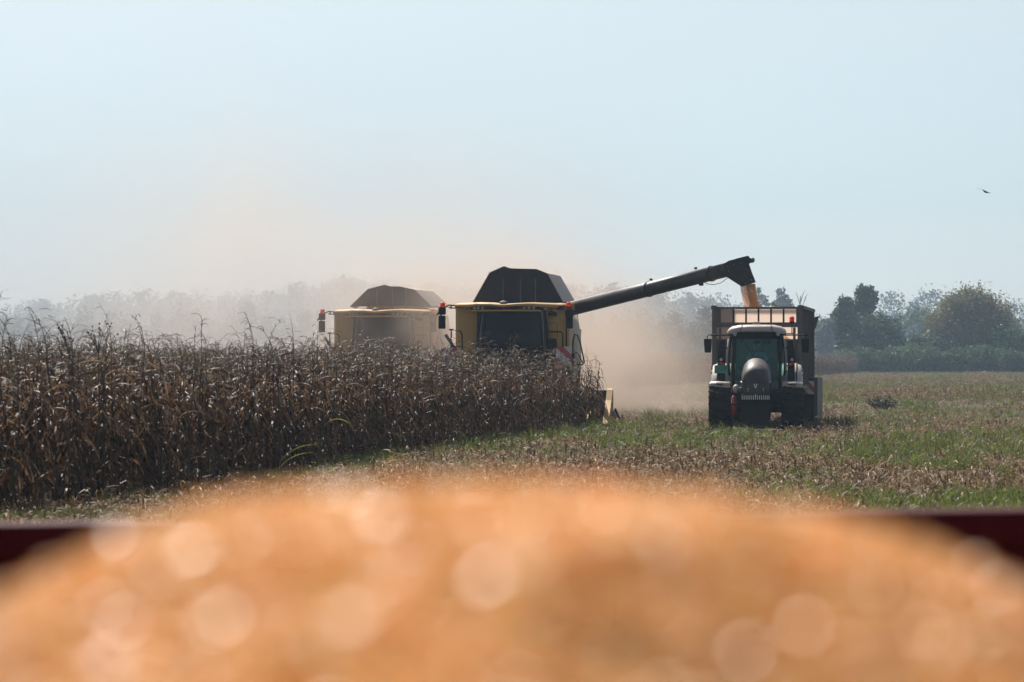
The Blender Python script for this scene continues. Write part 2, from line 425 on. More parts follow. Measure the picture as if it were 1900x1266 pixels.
for k in range(14):
    r = np.random.default_rng(100+k)
    protos.append(maize_parts(r, 2.0, tassel=(k % 5 != 4), droop=r.uniform(0.25, 0.75)))
maize_meshes = [join_acc(p).mesh('maize_kind', ['stalk', 'leaf', 'tassel', 'leaf']) for p in protos]
proto_parts = []
for p in protos:
    d = []
    for nm, acc, mt in (('stalk', p[0], 'stalk'), ('leaf_blades', p[1], 'leaf'), ('tassel', p[2], 'tassel'), ('ear', p[3], 'leaf')):
        if acc.n: d.append((nm, acc.mesh(nm, [mt])))
    proto_parts.append(d)
V0 = -13.97
def maize_height(u, v):
    h = np.interp(u, [36, 48, 62, 88, 400], [2.18, 2.12, 2.08, 1.98, 2.25])
    return h + np.where(v < -27, 0.10, 0)
r = np.random.default_rng(5)
us = np.linspace(35.5, 85.9, 300)+r.normal(0, 0.04, 300)
for k, u in enumerate(us):
    v = V0+.5*(1-(u-35)/51)+r.normal(0, 0.05); x, y = RF(u, v); pk = r.integers(0, len(protos))
    t = empty('maize_plant', (x, y, float(ground_z(x, y))-0.02), r.normal()*0.5 if r.random() < .6 else r.uniform(0, 6.28))
    s = float(maize_height(u, v))/2.0*r.uniform(0.80, 1.07)*(1.13 if r.random() < .12 else 1); t.scale = (s*r.uniform(.9, 1.2), s*r.uniform(.9, 1.2), s)
    t.rotation_euler[0] = r.normal()*0.04; t.rotation_euler[1] = r.normal()*0.05-0.02
    tag(t, 'dry brown maize plant in the outermost row along the mown edge of the field', 'maize plant', 'maize plants along the cut edge of the field')
    for nm, me in proto_parts[pk]: mesh_obj(nm, me, t)
# everything behind the outer row: nobody could count it
pu, pv = [], []
def rows(v0, v1, u0, u1, step, rowsp=0.72):
    v = v0
    while v > v1:
        q = np.arange(u0, u1, step); q = q+r.normal(0, 0.05, len(q)); pu.append(q); pv.append(v+r.normal(0, 0.05, len(q))); v -= rowsp
rows(V0-0.22, V0-.23, 33, 62, 0.2)
rows(V0-0.72, -20.2, 33, 86.4, 0.18)
rows(-20.2-0.1, -27.0, 33, 97.0, 0.22)
rows(-27.1, -33, 33, 140, 0.22)
rows(-33, -48, 60, 150, 0.35)
rows(-27.1, -31, 140, 220, 0.28)
rows(-31, -60, 140, 220, 0.6, 1.4)
rows(-27.5, -31.5, 220, 400, 0.35)
rows(-31, -75, 220, 400, 1.2, 3.0)
u = np.concatenate(pu); v = np.concatenate(pv); x = v*RC+u*RS; y = -v*RS+u*RC
keep = (np.abs(x) < 0.18*y+14)&(y > 32); u, v, x, y = u[keep], v[keep], x[keep], y[keep]
n = len(u); s = maize_height(u, v)/2.0*r.uniform(0.80, 1.07, n)*np.where(r.random(n) < .10, 1.12, 1.0)
z = ground_z(x, y)-0.02
scatter('maize_field', np.stack([x, y, z], 1), np.stack([r.normal(0, .05, n), r.normal(-.02, .05, n), r.uniform(0, 6.28, n)], 1),
        np.stack([s*1.15, s*1.15, s], 1), r.integers(0, len(protos), n), maize_meshes, 'standing crop of dry brown maize filling the field behind its outer row', 'maize crop')
# plants that stick out over the crop
def tall_maize(px, ytop, Y, label, seed, droop, lean, tassel=True, rz=0.0):
    rr = np.random.default_rng(seed); x = (px-950)/F*Y; Ht = CH+(HZ-ytop)/F*Y
    t = empty('maize_plant', (x, Y, -0.02), rz); tag(t, label, 'maize plant')
    pp = maize_parts(rr, Ht*0.955, tassel, droop, lean)
    for nm, acc, mt in (('stalk', pp[0], 'stalk'), ('leaf_blades', pp[1], 'leaf'), ('tassel', pp[2], 'tassel'), ('ear', pp[3], 'leaf')):
        if acc.n: mesh_obj(nm, acc.mesh(nm, [mt]), t)
tall_maize(30, 612, 39.3, 'tall maize plant with a twisted drooping top at the very left end of the crop', 21, 0.8, 0.02)
tall_maize(140, 598, 40.6, 'tall maize plant with a long tassel arching left beside the round seed heads', 22, 0.75, 0.02)
tall_maize(208, 588, 41.8, 'tallest maize plant with a feathery upright tassel, just right of the round seed heads', 23, 0.3, 0.01)
tall_maize(268, 596, 43.0, 'tall thin maize plant with drooping tassel branches, just right of the tallest maize plant', 24, 0.5, 0.02)
tall_maize(300, 622, 43.8, 'maize plant with a dry leaf folded over its top, left of the thick stem', 25, 0.6, 0.02, False)
tall_maize(388, 600, 45.5, 'maize plant with a thick bare stem broken off at the top', 26, 0.1, 0.01, False)
tall_maize(470, 594, 48.0, 'tall slender looped maize plant between the thick bare stem and the hazy far harvester', 27, 0.35, 0.01)
tall_maize(712, 626, 58.5, 'maize plant with spread arching leaves standing in front of the far harvester windscreen', 28, 0.6, 0.02)
tall_maize(520, 640, 50, 'maize plant with a hooked tassel rising just left of the far harvester', 29, 0.8, 0.03)
tall_maize(1092, 672, 86.6, 'last maize plant at the right end of the crop, leaning over the yellow header', 31, 0.7, 0.03)
tall_maize(1108, 676, 87.4, 'thin leaning maize stalk with one long leaf pointing right over the yellow header end', 35, 0.9, 0.03, True, PI)

# weeds with round seed heads
def seed_weed(px, ybase, Y, pts_px, label, seed):
    rr = np.random.default_rng(seed); t = empty('seed_head_weed', ((px-950)/F*Y, Y, 0)); tag(t, label, 'weed')
    st = Acc(); hd = B()
    ax, az = 0.0, CH+(HZ-ybase)/F*Y
    st.stem([(0, 0, 0), (0.02, 0, az*0.5), (0, 0, az)], [0.012, 0.009, 0.006], 0.5, n=5)
    for (qx, qy) in pts_px:
        X_ = (qx-px)/F*Y; Z_ = CH+(HZ-qy)/F*Y; dy = rr.normal()*0.1
        st.stem([(0, 0, az-0.05), (X_*0.4, dy*0.4, az+(Z_-az)*0.45), (X_, dy, Z_)], [0.004, 0.003, 0.002], 0.4, n=4)
        hd.ball((X_, dy, Z_), rr.uniform(0.011, 0.017), 7)
    mesh_obj('stem', st.mesh('stem', ['deadweed']), t); hd.build('seed_heads', 'deadweed', t)['kind'] = 'stuff'
seed_weed(182, 650, 40.9, [(158, 615), (162, 617), (165, 617), (175, 606), (173, 614), (174, 622), (185, 601), (186, 609), (186, 612), (194, 596), (198, 601), (206, 600), (205, 606), (215, 620), (170, 620)],
          'dark weed with a fan of round black seed heads beside the tallest maize plant', 3)
seed_weed(128, 655, 40.4, [(108, 603), (111, 604), (113, 607), (112, 611), (116, 613), (117, 618), (119, 626), (128, 618), (133, 628), (136, 632), (110, 609)],
          'weed with small slanting seed heads, left of the weed with a wide fan', 4)

# green leaves at the foot of the crop
def green_plant(px, py, Y, specs, label, mt='grass'):
    z0 = CH+(HZ-py)/F*Y; t = empty('green_maize_plant', ((px-950)/F*Y, Y, z0)); tag(t, label, 'plant')
    lf, st = Acc(), Acc()
    for (az, L_, th0, th1, w, h, tint) in specs:
        pts, ws, sd = leaf_curve(h, (0, 0, 0), az, L_, th0, th1, 0.4, nseg=10, w=w, power=1.0); lf.strip(pts, ws, sd, tint)
    st.stem([(0, 0, -0.25), (0.01, 0, 0.2), (0, 0, max(q[5] for q in specs)+0.05)], [0.01, 0.008, 0.005], 0.3, n=5)
    mesh_obj('leaf_blades', lf.mesh('leaf_blades', [mt]), t); mesh_obj('stem', st.mesh('stem', [mt]), t)
green_plant(508, 884, 41.5, [(0.15, 0.85, 0.35, 1.75, 0.03, 0.02, 1.0), (0.0, 0.72, 0.5, 1.7, 0.028, 0.0, 1.0)], 'two long pale green leaves arching right at the foot of the crop')
green_plant(598, 800, 45.5, [(0.05, 0.58, 0.5, 2.7, 0.035, 0.03, 1.0)], 'single bright green leaf hooked over to the right in the dark front of the crop')

# ------------------------------------------------------------------ grass and straw on the cut ground
def tuft(rr, n, h, spread):
    A = Acc()
    for _ in range(n):
        b = (rr.normal()*spread, rr.normal()*spread, 0)
        pts, ws, sd = leaf_curve(0, b, rr.uniform(0, 2*PI), h*rr.uniform(.5, 1.2), rr.uniform(0, .5), rr.uniform(.6, 2.2), rr.normal()*.6, nseg=3, w=rr.uniform(0.010, 0.02), power=1.2)
        A.strip(pts, [max(.004, w_) for w_ in ws], sd, float(rr.beta(2, 2)))
    return A
def litter(rr, n, rad, hgt=0.05):
    A = Acc()
    for _ in range(n):
        c = np.array([rr.normal()*rad*0.5, rr.normal()*rad*0.5, abs(rr.normal())*hgt]); az = rr.uniform(0, 2*PI); el = rr.normal()*0.35
        d = np.array([math.cos(az)*math.cos(el), math.sin(az)*math.cos(el), math.sin(el)]); Ls = rr.uniform(0.03, 0.15); w = rr.uniform(0.006, 0.022)
        s1 = np.cross(d, (0, 0, 1)); s1 /= np.linalg.norm(s1); up = np.cross(s1, d); a = rr.normal()*0.7; sd = s1*math.cos(a)+up*math.sin(a)
        bend = np.array([0, 0, -0.25*Ls*rr.random()])+s1*rr.normal()*0.1*Ls
        A.strip([c-d*Ls/2, c-bend, c+d*Ls/2+bend], [w*.5, w, w*.4], [sd, sd, sd], float(np.clip(rr.beta(1.6, 2.0), 0, 1)))
    return A
def stubble(rr, n):
    A = Acc()
    for _ in range(n):
        b = np.array([rr.normal()*.18, rr.normal()*.18, 0]); h = rr.uniform(.06, .22)
        A.stem([b, b+np.array([rr.normal()*.03, rr.normal()*.03, h])], [0.012, 0.010], float(rr.beta(2, 2)), n=4)
    return A
gr = np.random.default_rng(11)
tufts = [tuft(gr, 30, gr.uniform(.18, .46), .10).mesh('tuft', ['grass']) for _ in range(8)]
lits = [litter(gr, 85, .55).mesh('litter', ['straw']) for _ in range(7)]+[join_acc([litter(gr, 60, .5, .09), stubble(gr, 5)]).mesh('litter', ['straw', 'straw']) for _ in range(3)]
def field_pts(n, y0, y1, power):
    """random ground points, thinning out with distance"""
    t = gr.random(n); y = (y0**(1-power)+(y1**(1-power)-y0**(1-power))*t)**(1/(1-power))
    x = gr.uniform(-1, 1, n)*(0.19*y+3); return x, y
def cut(x, y):
    uu = x*RS+y*RC; vv = x*RC-y*RS
    return (vv > -13.9)|((uu > 88)&(vv > -20))|((uu > 98)&(vv > -27))
def blocked(x, y):
    return (np.abs(x-7.1) < 1.6)&(np.abs(y-82) < 4.5)
def greenness(x, y):
    uu = x*RS+y*RC; vv = x*RC-y*RS
    a = vnoise(vv+40, uu, .75)*.34+vnoise(vv*1.0+7, uu+20, 2.2)*.33+vnoise(vv, uu*.2, 3.1)*.33
    edge = np.exp(-((vv+13.0)/0.8)**2)*0.20
    right = np.clip((vv+8)/14, 0, 1)*0.06
    near = np.clip((46-y)/8, 0, 1)*np.clip((3.5-np.abs(x-1.0))/2, 0, 1)*0.25
    return a+edge+right-near+np.clip((x-2.5)/2, 0, 1)*np.clip((60-y)/15, 0, 1)*.07
def make(n, y0, y1, pw, want, band, variants, scale, name, label, cat, tilt=.08, low=False):
    x, y = field_pts(n, y0, y1, pw); k = cut(x, y)&~blocked(x, y)&(y > 24); x, y = x[k], y[k]; g_ = greenness(x, y)
    pr = np.clip((g_-want)/band, 0, 1) if band > 0 else np.clip((want-g_)/(-band), 0.06, 1)
    k = gr.random(len(x)) < pr; x, y = x[k], y[k]; m_ = len(x)
    sc_ = gr.uniform(*scale, m_)*(np.where(x > 2.0, 1.0, np.interp(y, [38, 62], [.5, 1.0])) if low else 1.0)
    scatter(name, np.stack([x, y, ground_z(x, y)], 1), np.stack([gr.normal(0, tilt, m_), gr.normal(0, tilt, m_), gr.uniform(0, 6.28, m_)], 1),
            sc_, gr.integers(0, len(variants), m_), variants, label, cat); return m_
n1_ = make(44000, 26, 300, 1.8, 0.50, 0.16, tufts, (.35, 1.0), 'grass', 'short green grass and weeds growing between the maize stubble', 'grass', low=True)
n2_ = make(28000, 26, 230, 1.9, 0.66, -0.25, lits, (.7, 1.3), 'straw_litter', 'pale broken maize leaves and stubble strewn over the cut field', 'straw litter')
make(26000, 140, 398, 1.01, 0.42, 0.25, tufts, (.6, 1.25), 'grass', 'thin green weeds on the far part of the cut field before the hedge', 'grass')
make(26000, 140, 398, 1.01, 0.75, -0.3, lits, (1.0, 1.7), 'straw_litter', 'straw and maize leaves on the far part of the cut field before the hedge', 'straw litter')
print('scatter counts', n, n1_, n2_)

# single things lying or standing in the cut field
def stalk_piece(name, p0, p1, rad, mt, label, cat, bits=0):
    A = Acc(); p0, p1 = np.array(p0), np.array(p1); mid = (p0+p1)/2+np.array([0, 0, .03])
    A.stem([p0, mid, p1], [rad, rad*1.1, rad*.8], 1.0, n=6)
    for q in range(bits):
        c = p0+(p1-p0)*gr.random(); pts, ws, sd = leaf_curve(0, c, gr.uniform(0, 6.28), .2, .8, 2., .6, 4, .03); A.strip(pts, ws, sd, 1.0)
    o = mesh_obj(name, A.mesh(name, [mt])); tag(o, label, cat)
Ya = 47.
stalk_piece('fallen_maize_stalk', P(724, 843, 49)+Vector((0, 0, .04)), P(762, 878, 50)+Vector((0, 0, .22)), .012, 'straw', 'pale broken maize stalk lying at a slant at the foot of the crop', 'maize stalk', 2)
def cob(px, py, L_, az, label):
    Y_ = CH*F/(py-HZ)
    o = B(); o.loft([[(L_*(t-.5), math.cos(a_)*rad, math.sin(a_)*rad+.035) for a_ in [2*PI*q/9 for q in range(9)]] for t, rad in ((0, .010), (.12, .024), (.5, .028), (.85, .020), (1, .006))])
    ob = o.build('maize_cob', 'straw', None, ((px-950)/F*Y_, Y_, .02), az); tag(ob, label, 'maize cob')
    at = ob.data.attributes.new('tint', 'FLOAT', 'FACE'); at.data.foreach_set('value', [1.0]*len(ob.data.polygons))
    A = Acc()
    for q in range(5):
        pts, ws, sd = leaf_curve(.03, (-L_*.4, 0, 0), PI+gr.normal()*.8, .16, .9, 1.9, .5, 4, .05); A.strip(pts, ws, sd, .95)
    mesh_obj('husk', A.mesh('husk', ['straw']), ob)
cob(1760, 861, .24, .1, 'pale dropped maize cob lying flat, the upper of two at the lower right')
cob(1738, 882, .20, 1.1, 'small pale maize cob with open husk, just below the other cob, lower right')
cob(1503, 890, .24, .7, 'dropped maize cob with a broad yellowish husk below the tractor and trailer')
# dark dead weed clump, one clump standing for trailer shade, one small weed
def weed_and_shade_clump(px, py, w, h, nst, label, seed):
    rr = np.random.default_rng(seed); Y_ = CH*F/(py-HZ); t = empty('dead_weed_and_shade_clump', ((px-950)/F*Y_, Y_, 0)); tag(t, label, 'weed clump')
    st, lf = Acc(), Acc()
    for _ in range(nst):
        az = rr.uniform(0, 6.28); sp = rr.uniform(0, .5)*w; b = np.array([math.cos(az)*sp*.4, math.sin(az)*sp*.4, 0]); e = np.array([math.cos(az)*sp, math.sin(az)*sp, h*rr.uniform(.5, 1)])
        st.stem([b, (b+e)/2+np.array([0, 0, .05]), e], [.012, .009, .004], rr.random(), n=4)
        for _k in range(9):
            q = b+(e-b)*rr.uniform(.2, 1); pts, ws, sd = leaf_curve(0, q, rr.uniform(0, 6.28), rr.uniform(.1, .3)*h*1.6, .4, 2.2, rr.normal(), 4, .03); lf.strip(pts, ws, sd, rr.random())
    mesh_obj('stems', st.mesh('stems', ['deadweed']), t); mesh_obj('leaf_blades', lf.mesh('leaf_blades', ['deadweed']), t)
weed_and_shade_clump(1642, 762, 2.0, .62, 46, 'dark dead bushy weed clump standing alone in the cut field right of the trailer', 41)
weed_and_shade_clump(1562, 806, 1.0, .28, 22, 'low dark clump standing in for the trailer shadow beside its wheel', 42)  # dark clump put where tractor and trailer cast their shadow
weed_and_shade_clump(1395, 812, .45, .26, 8, 'small dark weed in front of the tractor between its front wheels', 43)

# ------------------------------------------------------------------ trees, bushes
def crown_mesh(rr, blobs, nclump, per, size, mt, clump_r=0.16, gap=0.35):
    cs, sz, tn = [], [], []
    vol = np.array([b[3]*b[4]+b[3]*b[5]+b[4]*b[5] for b in blobs]); vol /= vol.sum()
    for (bx, by, bz, rx, ry, rz), vv in zip(blobs, vol):
        k = max(8, int(nclump*vv)); d = rr.normal(size=(k, 3)); d /= np.linalg.norm(d, axis=1)[:, None]
        ph = rr.uniform(0, 6.28, 3)
        bump = 1+.13*np.sin(d[:, 0]*5+ph[0])*np.cos(d[:, 2]*6+ph[1])+.10*np.sin(d[:, 1]*9+ph[2]+d[:, 2]*7)
        rad = bump*(1-gap*rr.random(k)**2.0); c = d*rad[:, None]*np.array([rx, ry, rz])+np.array([bx, by, bz])
        cr = clump_r*min(rx, rz)*rr.uniform(.6, 1.4, k); ct = rr.beta(2, 2, k)
        q = rr.normal(size=(k, per, 3))*cr[:, None, None]*np.array([1, 1, .7]); cs.append((c[:, None]+q).reshape(-1, 3)); tn.append(np.repeat(ct, per)+rr.normal(0, .12, k*per))
    c = np.concatenate(cs); tint = np.clip(np.concatenate(tn), 0, 1); k = len(c)
    c[:, 2] = np.maximum(c[:, 2], 0.05)
    a = rr.normal(size=(k, 3)); a /= np.linalg.norm(a, axis=1)[:, None]; b = np.cross(a, rr.normal(size=(k, 3))); b /= np.linalg.norm(b, axis=1)[:, None]
    s1 = (size*rr.uniform(.5, 1.3, k))[:, None]; V = np.stack([c-a*s1, c+b*s1*.5, c+a*s1, c-b*s1*.5], 1).reshape(-1, 3)
    return np_mesh('crown', V, np.arange(4*k).reshape(-1, 4), [mt], tint)
def trunk_mesh(rr, H, rad, blobs):
    A = B(); top = blobs[0][2]
    A.tube([(0, 0, -.2), (rad*.3*rr.normal(), rad*.3*rr.normal(), top*.4), (blobs[0][0]*.6, blobs[0][1]*.6, top*.8), (blobs[0][0], blobs[0][1], top)], [rad*1.25, rad, rad*.75, rad*.5], 8)
    for b in blobs:
        for _ in range(4):
            d = rr.normal(size=3); d[2] = abs(d[2])*.6+.1; d /= np.linalg.norm(d)
            e = np.array(b[:3])+d*np.array(b[3:])*.8; z0 = max(.3, b[2]*rr.uniform(.3, .6))
            m_ = np.array([b[0]*.5, b[1]*.5, z0])
            A.tube([m_, (m_+e)/2+np.array([0, 0, .1*b[5]]), e], [rad*.5, rad*.3, rad*.12], 5)
    return A
def tree(name, px, Y, blobs, mt, label, cat='tree', group=None, nclump=260, per=9, size=.35, seed=0, rad=None, gap=.35, clump=.16):
    rr = np.random.default_rng(seed+500); t = empty(name, ((px-950)/F*Y, Y, 0)); tag(t, label, cat, group)
    mesh_obj('crown', crown_mesh(rr, blobs, nclump, per, size, mt, clump, gap), t)
    H = max(b[2]+b[5] for b in blobs); tm = trunk_mesh(rr, H, rad or H*.025, blobs).build('trunk', 'bark', t)
    return t
def blob_px(px0, Y, items):
    k = F/Y; return [((cx-px0)/k, gr.normal()*.5, CH+(HZ-cy)/k, w/2/k, w/2/k*.9, h/2/k) for cx, cy, w, h in items]
Yt = 412
tree('poplar_tree', 1567, Yt, blob_px(1567, Yt, [(1567, 582, 34, 62), (1568, 622, 34, 60)]), 'fol_dark', 'narrow dark green tree, the shorter of the two close together behind the trailer', nclump=520, seed=1, size=.27)
tree('poplar_tree', 1607, Yt+4, blob_px(1607, Yt+4, [(1608, 552, 38, 46), (1600, 578, 36, 44), (1606, 620, 44, 70)]), 'fol_dark', 'tall dark green tree with a billowing top, highest of the dark trees', nclump=760, seed=2, size=.27)
tree('broad_tree', 1625, Yt-3, blob_px(1625, Yt-3, [(1625, 632, 96, 90), (1590, 650, 60, 60), (1655, 655, 50, 60)]), 'fol_dark', 'wide rounded dark green tree in front of the two narrow ones', nclump=1200, seed=3, size=.27)
tree('willow_tree', 1800, Yt+2, blob_px(1800, Yt+2, [(1802, 600, 140, 120), (1762, 618, 80, 90), (1850, 628, 90, 96), (1800, 570, 90, 60)]), 'fol_olive', 'large round tree with yellowish olive foliage, broadest in the view', nclump=3000, seed=4, size=.21)
tree('broad_tree', 1868, Yt-4, blob_px(1868, Yt-4, [(1872, 645, 90, 70), (1840, 655, 60, 50)]), 'fol_green', 'dark green rounded tree at the right foot of the olive tree', nclump=760, seed=5, size=.27)
tree('broad_tree', 1735, Yt-2, blob_px(1735, Yt-2, [(1735, 655, 80, 60), (1700, 650, 40, 50)]), 'fol_dark', 'low dark tree between the wide dark tree and the olive tree', nclump=640, seed=6, size=.27)
tree('broad_tree', 1696, 640, blob_px(1696, 640, [(1696, 615, 72, 90), (1715, 640, 60, 60)]), 'fol_green', 'blue green round tree in the gap left of the olive tree', nclump=330, seed=7, size=.45)
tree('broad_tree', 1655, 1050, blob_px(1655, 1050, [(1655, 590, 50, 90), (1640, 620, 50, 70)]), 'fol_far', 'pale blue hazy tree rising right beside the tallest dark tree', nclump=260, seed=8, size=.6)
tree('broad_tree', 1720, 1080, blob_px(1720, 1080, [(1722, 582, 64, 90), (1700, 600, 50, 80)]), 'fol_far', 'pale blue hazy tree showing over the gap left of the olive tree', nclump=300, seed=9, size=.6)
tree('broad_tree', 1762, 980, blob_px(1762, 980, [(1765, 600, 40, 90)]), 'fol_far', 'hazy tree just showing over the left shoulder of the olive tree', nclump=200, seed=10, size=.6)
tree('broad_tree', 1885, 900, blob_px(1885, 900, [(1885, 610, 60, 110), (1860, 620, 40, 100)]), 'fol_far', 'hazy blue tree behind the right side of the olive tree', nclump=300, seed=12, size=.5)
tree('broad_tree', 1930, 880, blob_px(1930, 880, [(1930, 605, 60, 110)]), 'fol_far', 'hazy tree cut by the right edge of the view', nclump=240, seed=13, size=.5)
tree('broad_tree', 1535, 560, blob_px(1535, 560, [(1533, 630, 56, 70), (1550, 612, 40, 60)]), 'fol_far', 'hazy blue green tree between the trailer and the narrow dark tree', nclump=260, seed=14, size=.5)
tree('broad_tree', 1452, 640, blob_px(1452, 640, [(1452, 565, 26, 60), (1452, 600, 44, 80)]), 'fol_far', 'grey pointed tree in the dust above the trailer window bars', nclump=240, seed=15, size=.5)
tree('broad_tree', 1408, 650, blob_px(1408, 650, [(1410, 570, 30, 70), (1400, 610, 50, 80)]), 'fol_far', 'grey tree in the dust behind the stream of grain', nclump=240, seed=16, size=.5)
# bare tree
t = empty('bare_tree', ((1484-950)/F*620, 620, 0)); tag(t, 'thin leafless tree standing faint above the trailer', 'tree')
q = B(); br = B(); k6 = 620/F; zt = lambda py: CH+(HZ-py)*k6
q.tube([(0, 0, 0), (-.3, 0, zt(600)), (.2, 0, zt(550))], [.3, .2, .1], 6)
for (x0, y0, x1, y1) in ((0, 600, -14, 560), (0, 585, 12, 552), (2, 570, -8, 542), (2, 560, 10, 538), (0, 590, 18, 570), (-8, 575, -18, 556), (8, 560, 16, 545)):
    br.tube([(x0*k6, 0, zt(y0)), ((x0+x1)/2*k6, .3, zt((y0+y1)/2-3)), (x1*k6, .1, zt(y1))], [.1, .07, .03], 5)
q.build('trunk', 'bark', t); br.build('crown', 'bark', t)
# hedge bushes
hb = np.random.default_rng(77)
for k, px in enumerate(range(1568, 1990, 31)):
    Yb = 398+hb.uniform(-3, 3); top = 646+hb.uniform(-12, 14); w = hb.uniform(40, 60)
    tree('bush', px, Yb, blob_px(px, Yb, [(px, (top+690)/2, w, 690-top), (px+hb.uniform(-12, 12), (top+700)/2, w*.8, (690-top)*.8)]), 'fol_green',
         'green bush in the low hedge along the far edge of the cut field', 'bush', 'bushes of the low hedge at the far field edge', nclump=300, per=8, size=.20, seed=60+k, rad=.05)
for k, px in enumerate(range(1560, 1990, 40)):
    Yb = 409+hb.uniform(-2, 3); top = 652+hb.uniform(-6, 8)
    tree('bush', px, Yb, blob_px(px, Yb, [(px, (top+690)/2, 62, 690-top), (px+12, 680, 60, 22)]), 'fol_dark', 'dark bush filling the hedge from behind, beneath the trees', 'bush', 'dark bushes behind the hedge', nclump=150, per=8, size=.26, seed=160+k, rad=.05)
# far tree belt, each tree its own object; copies of a few kinds
kinds = []
for k in range(6):
    rr = np.random.default_rng(900+k); w = rr.uniform(5, 8); h = rr.uniform(8, 10)
    bl = [(0, 0, 11, w*.62, w*.6, h*.75), (rr.uniform(-3, 3), 0, 7, w*.8, w*.7, 6.5), (rr.uniform(-2, 2), 0, 4, w, w*.8, 4.5)]
    if k % 3 == 0: bl = [(0, 0, 12, 2.6, 2.6, 7.5), (0, 0, 7, 4.2, 4, 6.5), (1, 0, 3.5, 5, 4, 4)]
    kinds.append((crown_mesh(rr, bl, 420, 10, .55, 'fol_far', .26, .5), trunk_mesh(rr, 16, .35, bl)))
kinds = [(a, b_.build('trunk', 'bark')) for a, b_ in kinds]
used = [False]*6
def far_tree(px, ytop, Y, k, label, group, wide=1.0):
    t = empty('woodland_tree', ((px-950)/F*Y, Y, 0), hb.uniform(0, 6.28)); s = (CH+(HZ-ytop)/F*Y)/19.0; t.scale = (s*wide, s*wide, s); tag(t, label, 'tree', group)
    mesh_obj('crown', kinds[k][0], t)
    if not used[k]: tr_ = kinds[k][1]; used[k] = True
    else: tr_ = kinds[k][1].copy(); C.objects.link(tr_)
    tr_.parent = t; tr_.name = 'trunk'
ridge = lambda px: np.interp(px, [-60, 0, 60, 130, 210, 330, 420, 520, 600, 680, 780, 900, 1040, 1100, 1170, 1230, 1300, 1360, 1440, 1560, 1950], [556, 556, 552, 536, 528, 532, 530, 522, 508, 506, 512, 518, 520, 520, 518, 522, 528, 548, 566, 590, 588])
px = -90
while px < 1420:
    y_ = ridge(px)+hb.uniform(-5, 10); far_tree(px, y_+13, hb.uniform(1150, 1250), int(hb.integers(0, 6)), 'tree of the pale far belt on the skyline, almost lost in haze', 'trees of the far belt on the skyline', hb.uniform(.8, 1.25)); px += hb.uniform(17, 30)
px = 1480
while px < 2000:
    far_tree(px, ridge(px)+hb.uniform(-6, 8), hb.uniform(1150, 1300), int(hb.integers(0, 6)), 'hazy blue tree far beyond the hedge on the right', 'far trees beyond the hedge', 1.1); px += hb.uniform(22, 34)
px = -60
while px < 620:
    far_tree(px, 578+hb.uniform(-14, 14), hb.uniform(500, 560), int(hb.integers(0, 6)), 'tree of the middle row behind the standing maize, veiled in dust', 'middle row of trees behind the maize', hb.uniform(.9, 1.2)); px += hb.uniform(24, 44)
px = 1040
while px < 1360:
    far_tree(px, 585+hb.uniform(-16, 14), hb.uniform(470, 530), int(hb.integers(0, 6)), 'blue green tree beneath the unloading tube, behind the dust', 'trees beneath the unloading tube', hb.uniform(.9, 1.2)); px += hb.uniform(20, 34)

# ------------------------------------------------------------------ wheels
def wheel(parent, x, y, rad, w, lugs, side, rimcol='yellow', name='wheel'):
    """tyre with chevron lugs (sub-part) and a dished rim (sub-part)"""
    h = empty(name, (x, y, rad)); h.parent = parent
    t = B(); prof = [(-.5, .62), (-.5, .86), (-.44, .95), (-.2, .975), (.2, .975), (.44, .95), (.5, .86), (.5, .62)]
    n = 40; secs = [[(w*a, math.cos(2*PI*i/n)*rad*b_*.985, math.sin(2*PI*i/n)*rad*b_*.985) for a, b_ in prof] for i in range(n)]
    rings = [[t.bm.verts.new(p) for p in s_] for s_ in secs]
    for i in range(n):
        A, Bv = rings[i], rings[(i+1) % n]
        for j in range(len(prof)-1): f = t._f([A[j], A[j+1], Bv[j+1], Bv[j]]); f.smooth = True
    for i in range(lugs):
        a = 2*PI*i/lugs
        for sg in (-1, 1):
            aa = a+(PI/lugs if sg > 0 else 0)
            for q in range(2):
                x0 = sg*w*(.03+q*.24); x1 = sg*w*(.27+q*.235); a0 = aa-(q*.5)*PI/lugs*1.3; a1 = aa-((q+1)*.5)*PI/lugs*1.3
                am = (a0+a1)/2; r_ = rad*(.985-.01*q)
                t.box(((x0+x1)/2, math.cos(am)*r_, math.sin(am)*r_), (abs(x1-x0)*1.05, .055*rad/.7, rad*.06), rot=(am-PI/2, 0, sg*.35 if math.sin(am) > 0 else -sg*.35))
    t.build('tyre', 'rubber', h)
    r_ = B(); xs = side*w*.42
    r_.loft([[(xx, math.cos(2*PI*i/24)*rr_, math.sin(2*PI*i/24)*rr_) for i in range(24)] for xx, rr_ in ((-xs, rad*.6), (-xs*.9, rad*.62), (xs*.9, rad*.62), (xs, rad*.6), (xs*.5, rad*.5), (xs*.45, rad*.25), (xs*.75, rad*.18), (xs*.75, .02))])
    for i in range(8): r_.cyl((xs*.7, math.cos(i*PI/4)*rad*.3, math.sin(i*PI/4)*rad*.3), (xs*.45, math.cos(i*PI/4)*rad*.3, math.sin(i*PI/4)*rad*.3), .02, n=6)
    r_.build('rim', rimcol, h); return h
def beacon(parent, c, mt, r_=.06, h_=.12):
    o = B(); o.cyl((0, 0, 0), (0, 0, h_*.75), r_, r_*.95, 12); o.ball((0, 0, h_*.75), r_*.95, 12, sz=.6)
    b_ = o.build('beacon', mt, parent, c); s_ = B(); s_.cyl((0, 0, -.05), (0, 0, 0), r_*.8, r_*1.05, 10); s_.build('beacon_base', 'black', b_); return b_
